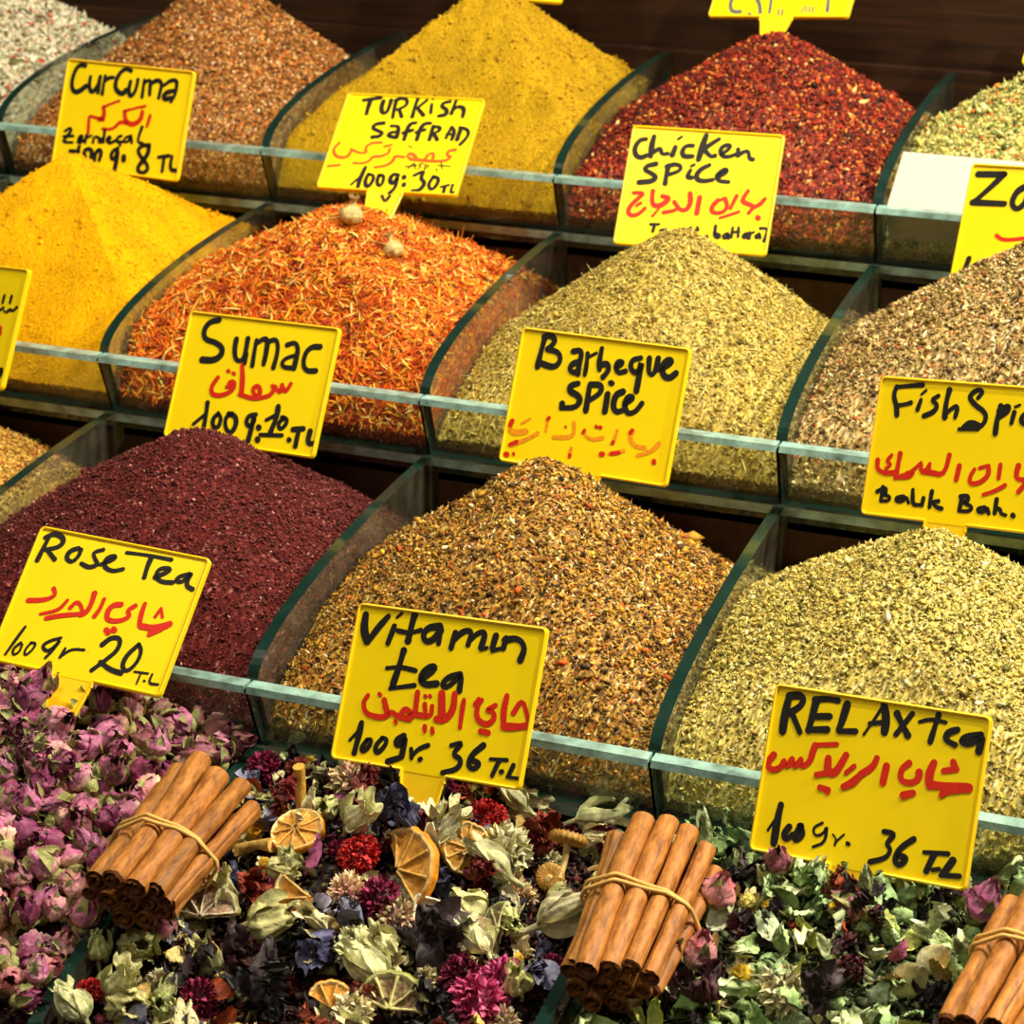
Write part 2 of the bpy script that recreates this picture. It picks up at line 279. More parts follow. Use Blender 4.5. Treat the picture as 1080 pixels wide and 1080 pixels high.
SIGNS={
'turmeric':([-0.33898, 0.71016, 0.33681],[[0.99771, 0.0615, 0.02803], [-0.06752, 0.92463, 0.37484], [-0.00286, -0.37587, 0.92667]],0.11572,0.08447,"""k34:-412,379 -450,384 -488,354 -506,290 -509,228 -492,180 -453,165 -413,187 -375,222
k29:-346,298 -348,230 -324,181 -290,193 -263,244 -260,306
k27:-256,307 -255,227 -256,184
k27:-214,314 -217,255 -216,175
k27:-215,273 -180,305 -138,311
k34:9,376 -37,391 -88,352 -112,289 -109,234 -73,200 -29,192 -9,225
k29:21,295 15,227 34,180 64,195 83,246 85,313
k24:141,318 144,251 145,184
k27:145,288 176,321 200,311 203,257 209,208
k29:203,293 260,331 305,305 298,241 293,192
k27:324,292 379,339 431,338 437,278 430,217 406,172
k32:415,258 368,247 332,214 352,183 400,204
r24:244,53 238,10 229,-34
r32:169,73 168,22 140,-15 86,-35 39,-15 16,31 13,62
r19:3,61 91,93 186,118
r24:41,-25 -17,-21 -46,-61 -91,-90 -163,-91
r19:-54,137 -128,106 -187,75
r32:-187,75 -170,38 -171,-11 -205,-21
r24:-169,-21 -266,-8 -302,-2 -297,-61 -288,-140
k22:-501,-143 -459,-111 -440,-130 -481,-190 -510,-228 -416,-223
k19:-504,-183 -418,-172
k22:-366,-216 -329,-177 -347,-158 -366,-191 -357,-221 -315,-198
k22:-299,-157 -301,-209
k19:-300,-178 -253,-153
k22:-229,-204 -230,-159 -182,-158 -172,-196
k22:-141,-95 -137,-193
k22:-142,-162 -177,-172 -165,-198 -139,-180
k22:-102,-183 -71,-155 -93,-141 -112,-172 -78,-199 -32,-170
k22:17,-128 -16,-143 -16,-180 33,-173
k19:9,-178 20,-201
k22:102,-119 48,-139 48,-176 89,-164 102,-119 118,-169
k24:188,-44 172,-112 170,-161 211,-167
k24:-425,-290 -342,-285
k24:-345,-245 -359,-292
k32:-280,-318 -300,-277 -260,-254 -224,-269 -222,-318
k29:-189,-339 -192,-284 -162,-250 -136,-272 -146,-335
k32:4,-227 -39,-250 -49,-294 -26,-319 2,-289 7,-227 10,-319 4,-399
k39:68,-284 73,-308
k32:277,-175 220,-178 181,-221 216,-267 282,-315 303,-355 268,-393 212,-383 212,-338 249,-294 281,-235 277,-175
k24:377,-256 465,-235
k27:428,-245 429,-360
k27:494,-238 492,-341 562,-340"""),
'safflower':([-0.10623, 0.71021, 0.33759],[[0.99856, -0.01115, -0.05238], [0.04777, 0.62758, 0.77709], [0.0242, -0.77847, 0.62721]],0.10894,0.09004,"""k30:-400,388 -275,418
k30:-342,406 -348,337 -343,262
k30:-242,389 -244,328 -224,277 -192,274 -181,325 -185,400
k28:-143,403 -139,335 -128,237
k28:-148,402 -102,428 -56,408 -51,355 -109,314
k28:-96,314 -60,249
k28:22,435 17,359 22,254
k23:95,416 36,333
k28:41,338 104,274
k23:142,381 155,299
k16:141,457 139,426
k30:277,412 230,401 221,363 274,336 278,287 226,274
k26:322,429 318,346 317,301
k30:320,339 354,376 405,355 410,277
k30:-185,181 -245,170 -262,128 -202,105 -167,90 -182,54 -236,46
k28:-117,158 -68,161 -50,130 -49,55
k26:-63,106 -112,96 -119,63 -64,54
k28:65,199 24,191 12,133 15,37
k26:-7,99 56,129
k28:179,203 128,196 112,140 113,43
k26:89,111 149,139
k26:208,175 210,49
k26:204,168 257,175 269,138 215,102
k26:233,103 270,53
k23:349,177 333,72
k26:352,177 383,142 381,60
k19:330,109 379,109
k28:425,167 421,63
k28:417,174 481,163 500,105 456,21
o26:429,-29 381,-43 376,-80 406,-95
o26:408,-99 392,-134 286,-147 173,-140 112,-138
o23:221,-134 235,-86 274,-64 280,-115
o23:112,-138 77,-111 96,-80 137,-103 161,-138
o16:68,-19 88,-28
o23:58,-123 -18,-113 -15,-161 -55,-208 -141,-231
o21:-73,-50 -70,-97 -131,-131 -185,-131 -199,-176 -242,-201 -317,-202
o19:-120,-35 -69,-16
o23:-155,1 -239,-9 -266,-63 -239,-102 -306,-107 -371,-77
o23:-367,-91 -376,-147 -434,-163 -488,-137 -512,-79 -480,-24
o23:-507,-244 -422,-228
k9:117,-228 151,-160 171,-225
k9:93,-208 175,-192
k9:218,-170 185,-183 213,-204 190,-226
k9:238,-176 245,-234
k9:237,-184 274,-188 251,-212
k12:334,-216 340,-225
k9:353,-147 375,-211
k9:337,-181 392,-181 435,-185
k28:-214,-236 -226,-325 -223,-427
k19:-214,-302 -280,-399
k26:-177,-304 -182,-373 -150,-421 -124,-369 -126,-306 -173,-295
k26:-88,-301 -93,-359 -59,-408 -39,-356 -55,-296 -88,-301
k28:59,-288 15,-282 1,-335 31,-377 54,-335 57,-291 67,-406 36,-451
k21:-16,-484 22,-542 42,-483
k33:106,-302 108,-309
k33:123,-366 124,-376
k28:181,-282 247,-234 232,-308 282,-345 258,-414 203,-425
k28:328,-286 305,-360 343,-412 376,-355 373,-295 328,-286
k19:408,-373 463,-352
k23:439,-365 440,-434
k21:493,-350 492,-419 530,-419"""),
'chicken':([0.12132, 0.71003, 0.32418],[[0.99887, -0.03407, -0.03328], [0.04688, 0.82659, 0.56084], [0.0084, -0.56177, 0.82725]],0.11015,0.08987,"""k31:-438,351 -483,342 -513,280 -495,221 -448,206 -417,227
k36:-383,373 -390,307 -384,223
k27:-376,245 -324,297 -306,243 -265,253
k33:-216,305 -229,244
k20:-206,365 -183,387
k31:-93,325 -144,322 -165,275 -147,238 -83,245
k38:-8,408 -24,327 -36,224
k29:88,388 30,342 -14,300
k29:-3,298 51,249 77,262
k27:121,274 181,329 166,352 123,337 106,297 135,258 186,262 227,285
k29:235,321 241,271
k27:245,280 281,307 311,315 324,257 351,253
k33:-336,169 -399,152 -414,119 -361,99 -316,73 -339,38 -435,23
k33:-242,162 -248,102 -246,30
k29:-255,155 -201,179 -153,168 -153,132 -228,97
k29:-80,140 -100,86 -62,86
k18:-79,171 -59,185
k31:49,189 -8,155 -35,106 -18,71 35,66 89,82
k31:130,112 182,151 168,168 131,142 108,105 136,75 204,74
r27:481,-29 452,-75 406,-102 382,-143
r29:353,19 327,-32 325,-65 374,-78 410,-94
r33:450,-170 456,-176
r24:278,-24 248,-120
r18:314,-139 258,-164 184,-196
r29:201,-54 225,-99 210,-147 156,-165 115,-152 119,-107 152,-67
r22:168,-62 198,-48
r31:18,-56 16,-174
r31:-55,-32 -40,-96 -56,-154 -106,-163 -158,-103
r24:-155,-105 -118,-159 -222,-187
r33:-325,-35 -323,-95 -303,-146 -242,-136 -192,-75 -251,-67
r16:-260,-163 -297,-220
r27:-462,-58 -382,-52 -421,-96 -469,-154 -482,-202 -454,-230 -401,-217 -361,-166
r20:-423,-152 -398,-130
k20:-300,-282 -241,-277
k20:-270,-280 -276,-333
k16:-223,-320 -185,-308
k16:-29,-291 -7,-280
k18:38,-278 35,-320
k16:25,-303 47,-295
k29:111,-340 115,-342
k22:165,-256 166,-336 206,-341 199,-312 169,-317
k20:257,-305 226,-319 238,-346 261,-330 261,-304 271,-341
k20:287,-258 287,-328
k20:328,-255 334,-324
k18:284,-296 336,-283
k20:390,-290 365,-312 382,-332 394,-294 404,-328
k20:412,-285 415,-327
k16:414,-300 441,-278
k20:479,-286 454,-308 470,-324 483,-289 492,-320
k20:481,-248 545,-243 520,-338"""),
'za':([0.35694, 0.71077, 0.31878],[[0.95419, 0.29635, 0.04112], [-0.28434, 0.85544, 0.43287], [0.09311, -0.42473, 0.90052]],0.11202,0.085,"""k37:-502,351 -310,361
k37:-317,356 -370,290 -495,154
k40:-503,154 -268,159
k40:-136,288 -195,252 -222,164 -168,120 -113,179 -111,289 -71,134
k40:0,390 2,139
k40:151,289 72,237 107,146 192,167
r25:-280,-62 -233,-90 -103,-73 6,-41
k31:-448,-234 -458,-290 -477,-340
k21:-444,-249 -470,-331
k21:-383,-297 -354,-274"""),
'sumac':([-0.10343, 0.4536, 0.23321],[[0.99575, 0.09094, 0.0143], [-0.08579, 0.86038, 0.50238], [0.03339, -0.50147, 0.86453]],0.11454,0.08642,"""k39:-343,391 -413,370 -443,306 -417,249 -333,240 -271,211 -265,158 -316,117 -404,113
k32:-179,277 -177,204 -152,141 -106,134 -88,184 -94,290
k25:-77,191 -77,126
k27:-27,289 -24,197 -18,115
k32:-27,262 29,309 58,289 64,218 64,136
k32:59,283 115,313 144,263 148,192 141,121
k32:208,281 262,305 294,267 295,197 293,132
k27:287,219 222,198 192,156 221,130 294,136
k34:449,294 391,290 352,244 352,168 388,125 454,135
r32:-94,112 -67,14 -55,-79
r27:295,30 272,-29 244,-3
r27:233,14 233,-39 194,-14 164,0
r30:184,-4 170,-55 135,-74 49,-102 -64,-82
r30:51,-84 17,-29 59,-7 87,-51 65,-88
r27:-163,-33 -160,-8 -123,-4 -117,-57 -192,-107 -273,-111 -292,-60 -255,10
r27:-174,-46 -131,-29
r23:-191,62 -182,58
r23:-151,52 -138,46
k32:-293,-167 -285,-237 -282,-322
k23:-285,-237 -364,-320
k27:-193,-226 -228,-266 -214,-321 -173,-324 -162,-258 -197,-224
k30:-91,-216 -135,-242 -120,-317 -68,-350 -41,-284 -61,-227 -117,-219
k32:86,-201 35,-212 24,-258 54,-287 84,-257 76,-205 75,-311 70,-379
k34:125,-279 130,-283
k39:135,-359 141,-363
k34:238,-129 244,-196 222,-298
k27:246,-178 172,-226
k30:297,-195 261,-241 288,-278 323,-239 322,-201 284,-197
k27:150,-327 311,-311
k32:366,-330 370,-334
k32:381,-263 454,-249
k32:424,-261 424,-369
k32:508,-259 505,-344 559,-331"""),
'bbq':([0.13158, 0.45378, 0.2481],[[0.99238, 0.12082, 0.0243], [-0.11952, 0.89538, 0.42897], [0.03007, -0.42861, 0.90299]],0.11465,0.08563,"""k33:-409,379 -418,293 -424,190
k33:-416,384 -366,398 -330,364 -375,310
k33:-375,310 -294,299 -272,245 -310,198 -416,219
k35:-199,317 -154,331 -140,303 -145,243 -142,183
k33:-148,257 -200,236 -200,190 -147,189
k26:-101,314 -94,249 -94,180
k21:-96,290 -44,324
k30:-12,357 -14,271 -3,225
k33:-5,254 43,272 61,227 31,184
k30:111,257 149,289 109,295 98,255 124,219 169,237
k33:256,330 201,315 198,261 237,231 268,264 264,317 266,211 266,126
k30:312,335 323,242 363,235 370,342
k26:373,330 381,273
k33:405,276 472,333 435,350 398,298 425,237 470,231 501,267
k35:-128,123 -179,105 -175,66 -113,50 -91,17 -117,-28 -206,-40
k35:-211,-14 -210,-41
k33:-49,121 -46,41 -44,-36
k33:-44,127 28,136 37,87 -29,31
k35:81,83 83,-25
k35:86,155 97,152
k35:178,111 135,88 128,16 159,-21 194,-5
k33:211,39 259,86 217,87 201,26 238,-22 288,2 316,55
p28:287,-122 277,-170 323,-211 386,-210
p26:473,-172 439,-224 352,-262
r30:461,-281 465,-290
r23:285,-114 276,-131
p23:252,-248 164,-277
r23:226,-263 177,-275
r28:109,-288 119,-287
p21:187,-130 174,-214
r23:175,-202 170,-209
p21:-29,-165 -16,-193 36,-210 100,-189
r21:-29,-157 -35,-172
r21:42,-123 48,-127
r23:68,-125 75,-127
p23:-108,-122 -91,-191 -125,-218 -227,-229
r16:-160,-153 -156,-155
p19:-97,-278 -97,-323
r21:-96,-323 -97,-332
p19:-288,-123 -288,-201
r23:-282,-114 -288,-123
p33:-531,-170 -541,-217 -503,-242 -421,-219
r26:-528,-167 -537,-192
p26:-341,-220 -410,-271 -508,-315
r23:-472,-292 -514,-316
r30:-531,-379 -523,-380
r21:-480,-366 -476,-372
p16:-410,-139 -463,-176"""),
'fish':([0.35458, 0.4544, 0.24757],[[0.94084, 0.33886, -0.00103], [-0.30637, 0.85191, 0.42472], [0.1448, -0.39928, 0.90532]],0.1136,0.08415,"""k26:-284,384 -377,371 -455,359
k29:-455,363 -467,305 -435,245 -425,194
k24:-431,250 -384,259 -344,273
k24:-280,295 -293,235
k15:-256,353 -283,327
k26:-170,326 -215,299 -166,275 -180,231 -245,201
k31:-104,366 -114,288 -108,204
k24:-97,233 -48,279 -33,261 -41,207
k26:86,332 115,370 78,384 26,340 62,296 150,251 157,196 115,154
k35:123,170 60,184 24,153
k22:116,151 -5,141
k29:238,295 227,220 229,135
k28:228,266 286,308 292,271 236,232
k26:328,265 320,202
k17:328,297 355,310
k28:415,276 376,245 381,209 431,204
k26:460,238 505,264 464,275 452,228 485,204 523,211
r29:-363,-36 -366,-101 -369,-177
r28:-374,-149 -447,-161 -501,-142 -507,-87
r20:-418,-49 -450,-90 -408,-103 -443,-132
r22:-364,-175 -275,-171 -250,-129 -300,-147
r20:-339,-165 -294,-152 -257,-120 -217,-76
r22:-215,-88 -214,-125 -183,-124 -160,-78
r22:-161,-87 -152,-124 -115,-127
r29:-42,-16 -48,-91 -72,-136 -135,-129 -198,-126
r31:33,-73 26,-154
r24:216,-58 229,-108 177,-161 113,-171 112,-123 132,-84
r18:163,-74 201,-59
r24:290,-44 291,-120
r20:339,-157 283,-195 210,-225
r28:402,-39 394,-111 449,-119 485,-97
r24:458,-141 426,-187
k22:-446,-242 -445,-327
k22:-479,-274 -427,-242 -418,-275 -438,-289 -386,-295 -395,-324 -445,-326
k22:-298,-286 -348,-299 -336,-321 -295,-312 -279,-284 -260,-320
k24:-244,-241 -232,-330 -186,-325
k22:-167,-283 -170,-326
k24:-119,-238 -120,-332
k22:-67,-291 -110,-299 -76,-328 -39,-332
k24:80,-247 75,-331
k24:70,-250 118,-241 120,-273 88,-283 158,-302 137,-332 76,-333
k22:229,-295 186,-308 200,-329 236,-322 244,-295 263,-328
k24:299,-244 299,-324
k22:300,-300 329,-294 339,-324 369,-328
k28:413,-324 418,-327"""),
'left':([-0.32743, 0.45423, 0.24915],[[0.97542, 0.21723, 0.0369], [-0.20811, 0.85321, 0.47824], [0.07241, -0.47417, 0.87745]],0.11483,0.08363,"""k24:395,220 393,171
k24:461,221 460,177
k19:337,121 384,115 410,136
k19:451,110 478,135 500,118 531,151
k15:425,115 432,112
r22:430,4 438,-44
k24:510,-288 527,-272 530,-313 518,-336
k24:265,208 297,156
k24:146,208 151,98 252,108
r24:336,-16 324,-72 205,-73
k26:310,-217 297,-317"""),
'rose':([-0.08313, 0.21892, 0.17429],[[0.99953, -0.00099, 0.03062], [-0.02136, 0.69406, 0.7196], [-0.02196, -0.71992, 0.69371]],0.11206,0.08536,"""k26:-484,371 -494,283 -500,214
k28:-508,360 -459,398 -384,377 -389,321 -486,284
k26:-465,289 -394,241
k26:-274,335 -321,310 -328,260 -279,241 -252,290 -255,329
k24:-118,355 -174,329 -150,294 -111,261 -162,231 -219,248
k26:-100,264 -30,309 -25,334 -75,312 -79,259 -13,236 50,264
k22:34,366 167,376 321,376
k28:195,366 192,306 198,241
k26:264,254 341,310 323,325 269,311 260,259 310,233 381,244
k26:462,313 405,287 393,255 441,256 477,331 464,275 472,239 513,228
r26:-327,66 -298,30 -351,-11 -456,-33
r19:-214,16 -244,-55 -347,-97
r24:-179,-25 -154,22 -117,0 -90,-42 -131,-57 -210,-78 -301,-115
r30:-66,88 -59,17 -71,-35 -102,-51
r24:6,66 5,6 -12,-45
r28:210,65 170,27 206,-3 150,-45 69,-54 55,4 76,44 121,55
r32:91,-109 109,-121
r30:133,-96 142,-102
r26:263,87 264,22 278,-45
r32:287,-46 357,-44 455,0
r37:363,-58 442,-13
r32:360,-82 415,-36
r19:370,79 354,26
r19:370,79 398,31
k17:-409,-190 -438,-285 -463,-373
k15:-396,-288 -430,-331 -415,-372 -381,-342 -384,-297
k15:-334,-275 -356,-327 -339,-361 -306,-311 -302,-271 -334,-275
k19:-164,-211 -227,-242 -262,-282 -213,-310 -173,-257 -161,-211 -183,-292 -211,-344
k17:-113,-266 -123,-322
k17:-115,-307 -72,-260 5,-251
k28:101,-199 140,-144 200,-141 207,-212 158,-280 97,-357
k26:129,-298 203,-331 279,-337
k24:318,-154 268,-234 268,-304 313,-324 352,-252 349,-183 318,-154
k11:354,-312 439,-306
k11:396,-312 394,-377
k13:430,-351 435,-352
k13:465,-304 461,-362 522,-355"""),
'vitamin':([0.12491, 0.21741, 0.1596],[[0.99337, 0.11378, -0.01631], [-0.08873, 0.84929, 0.52041], [0.07307, -0.51551, 0.85376]],0.11531,0.08715,"""k41:-522,372 -519,296 -485,227
k32:-478,224 -435,306 -382,381
k32:-334,331 -354,234
k16:-304,407 -329,381
k36:-225,405 -231,338 -235,263
k23:-310,310 -237,305 -171,330
k34:-61,365 -129,350 -153,307 -129,269 -84,286 -50,343
k30:-54,360 -49,273
k27:40,342 31,258
k30:35,301 87,360 138,364 127,286
k30:135,314 176,362 219,367 207,281
k18:209,272 242,285
k34:281,355 273,289
k18:275,274 319,291
k27:342,352 338,294
k32:338,340 415,361 464,314 448,245
k34:-250,207 -262,106 -279,11
k23:-291,-8 -229,8 -148,28
k23:-333,99 -251,117 -158,108
k32:-111,68 -37,136 -63,150 -113,112 -122,61 -86,39 -18,55
k30:111,123 43,100 11,50 49,41 96,94 121,125 124,36
r30:407,47 402,-33 417,-113
r36:420,-116 493,-109 543,-95
r25:553,-63 500,48 461,-39
r27:265,4 244,-33 254,-100 316,-125 359,-90 344,-44 297,-48 350,-12
r25:233,-23 246,7
r32:291,-160 336,-162
r25:161,-10 162,-78 167,-157
r34:101,16 110,-74 71,-131 20,-133
r41:24,6 51,-128
r27:-19,-69 -14,-126 -97,-126
r23:-65,-64 -47,-131
r18:-73,-19 -67,-23
r18:-45,-15 -39,-19
r23:-41,-182 -36,-204
r23:5,-186 11,-205
r27:-121,-8 -114,-106
r30:-117,-123 -156,-158 -204,-141 -178,-101 -144,-121
r27:-137,-155 -208,-153 -266,-127 -269,-164 -303,-109
r27:-313,-75 -269,-162 -346,-173 -414,-161 -439,-104 -417,-64
r23:-351,-46 -342,-51
r18:-223,-176 -217,-187
k32:-425,-217 -429,-301 -436,-383
k16:-430,-255 -478,-320
k25:-373,-304 -400,-355 -379,-369 -348,-330 -346,-295 -373,-304
k25:-284,-280 -318,-331 -301,-369 -261,-328 -250,-281 -284,-280
k30:-156,-250 -198,-279 -189,-310 -156,-294 -144,-248 -147,-358
k30:-146,-363 -223,-400
k25:-98,-313 -86,-360
k23:-87,-352 -55,-304 -2,-279
k27:-37,-361 -30,-357
k25:134,-259 207,-229 146,-306 210,-322 199,-378 111,-410
k30:321,-232 261,-292 252,-355 294,-366 322,-330 279,-320
k18:375,-297 472,-288
k23:428,-298 403,-381
k23:448,-354 454,-353
k23:514,-310 495,-371
k18:489,-375 559,-373"""),
'relax':([0.36033, 0.21753, 0.1517],[[0.98934, 0.14556, -0.00502], [-0.12468, 0.86421, 0.48744], [0.07529, -0.48161, 0.87314]],0.11478,0.08726,"""k36:-491,375 -498,281 -496,195
k34:-492,381 -422,395 -408,350 -474,293
k31:-464,299 -403,206
k34:-342,379 -350,298 -358,222
k31:-349,382 -287,396 -229,396
k29:-347,296 -259,309
k31:-355,225 -261,240
k34:-176,386 -186,311 -198,250
k26:-197,242 -110,255
k14:15,414 -22,330 -65,246
k36:15,414 39,345 40,273
k22:-43,306 42,327
k31:90,377 127,323 162,277
k26:168,389 100,272
k26:302,404 291,330 281,262
k17:211,354 269,378 344,371
k29:409,345 361,323 355,284 409,268
k31:530,340 455,320 432,286 485,283 540,341 531,255
r31:-523,67 -551,25 -531,-13 -479,3 -462,43
r26:-462,40 -442,14 -421,62
r26:-420,55 -398,22 -374,70
r29:-373,66 -366,27 -323,62 -317,118 -310,150
r24:-310,153 -198,174
r36:-230,98 -225,29 -180,24 -140,128
r29:-224,23 -279,4
r26:-125,40 -88,80
r31:-249,-57 -204,-61
r31:-217,-61 -206,-71
r31:22,139 11,92 -50,42
r34:-49,40 -86,-8 -126,-31
r31:78,107 73,22
r31:190,140 155,104 160,45 224,43 253,76 249,104
r34:188,-23 234,-3
r36:316,163 302,110 308,57
r41:315,52 405,58 507,67
r41:385,34 466,56
r26:379,10 409,33
r29:412,182 430,149
r29:372,131 433,150
k34:-441,-179 -447,-259 -446,-379
k14:-443,-222 -489,-318
k29:-378,-281 -403,-325 -386,-352 -353,-318
k29:-316,-267 -347,-327 -331,-349 -296,-308 -322,-268
k14:-207,-232 -253,-262 -235,-307 -188,-281 -181,-237 -176,-327 -237,-359
k10:-142,-279 -119,-301 -124,-330
k10:-123,-314 -84,-268
k19:-59,-310 -51,-313
k24:118,-218 180,-219 137,-275 169,-301 149,-347 72,-379
k31:274,-229 209,-286 192,-351 224,-375 257,-327 215,-323
k22:338,-283 457,-269
k31:389,-282 362,-373
k19:393,-361 424,-351
k31:486,-297 449,-369
k24:438,-379 530,-367"""),
'topchili':([0.1187, 0.96423, 0.44416],[[0.98384, 0.17272, 0.04715], [-0.1582, 0.71529, 0.68069], [0.08384, -0.67715, 0.73105]],0.11779,0.09461,"""g30:-428,-311 -425,-370 -390,-422 -322,-421
g22:-244,-436 -227,-446
g32:-215,-296 -175,-355 -149,-428
g22:-90,-310 -72,-428
g12:0,-398 8,-449
g12:34,-401 38,-449
g10:211,-371 191,-429
g10:225,-375 232,-423
g12:250,-371 257,-420
g12:281,-371 283,-420
g25:385,-302 406,-411
g30:-362,-13 -397,-132
g30:-99,15 -94,-104 17,-119
g30:308,-18 312,-135"""),
'topsaff':([-0.12035, 0.96374, 0.44487],[[0.99997, 0.00673, 0.00319], [-0.00714, 0.7438, 0.66836], [0.00212, -0.66836, 0.74383]],0.11916,0.09569,""""""),
'topgreen':([0.35945, 0.96715, 0.42075],[[0.97781, 0.19287, 0.08172], [-0.19265, 0.67484, 0.71237], [0.08224, -0.71231, 0.69703]],0.1042,0.09092,""""""),
}
# ------------------------------------------------------------------ spice mounds
OCT_V = np.array([(1, 0, 0), (0, 1, 0), (-1, 0, 0), (0, -1, 0), (0, 0, 1), (0, 0, -1)], float) * .5
OCT_F = np.array([(0, 1, 4), (1, 2, 4), (2, 3, 4), (3, 0, 4), (1, 0, 5), (2, 1, 5), (3, 2, 5), (0, 3, 5)])
def chips(mb, pos, size, col, rng, flat=None, mat=1):
    n = len(pos); R = rand_rot(n, rng)
    V = OCT_V[None] * (1 + rng.uniform(-.35, .35, (n, 6, 3))) * size[:, None, :]
    V = np.einsum('nij,nkj->nki', R, V) + pos[:, None]
    F = (OCT_F[None] + 6 * np.arange(n)[:, None, None]).reshape(-1, 3)
    mb.add(V.reshape(-1, 3), F, np.repeat(col, 6, 0), mat)
def threads(mb, pos, nrm, L, wd, col, rng, bend=.5, mat=1):
    n = len(pos)
    d = rng.normal(size=(n, 3)); d -= nrm * (d * nrm).sum(1)[:, None] * .8; d /= np.linalg.norm(d, axis=1)[:, None]
    s = np.cross(d, rng.normal(size=(n, 3))); s /= np.linalg.norm(s, axis=1)[:, None] + 1e-9; u = np.cross(d, s)
    K = 4; ts = np.linspace(-.5, .5, K); V = []
    b = rng.normal(0, bend, n) * L
    for i, t in enumerate(ts):
        c = pos + d * (t * L)[:, None] + u * (b * (t * t - .1))[:, None]
        w = wd * (.45 if i in (0, K - 1) else 1)
        for a in (0, 2.1, 4.2): V.append(c + (math.cos(a) * s + math.sin(a) * u) * w[:, None] * .5)
    V = np.stack(V, 1); F = []
    for i in range(K - 1):
        for j in range(3): a = i * 3 + j; bb = i * 3 + (j + 1) % 3; F.append((a, bb, bb + 3, a + 3))
    F = np.array(F); F = (F[None] + 12 * np.arange(n)[:, None, None]).reshape(-1, 4)
    mb.add(V.reshape(-1, 3), F, np.repeat(col, 12, 0), mat)
def palette(n, pal, rng):
    w = np.array([p[0] for p in pal], float); w /= w.sum(); idx = rng.choice(len(pal), n, p=w)
    c = np.array([lin(p[1]) for p in pal])[idx]; j = np.array([p[2] for p in pal])[idx]
    return np.clip(c * np.exp(rng.normal(0, 1, n) * j)[:, None] * (1 + rng.normal(0, .05, (n, 3))), 0, 1)

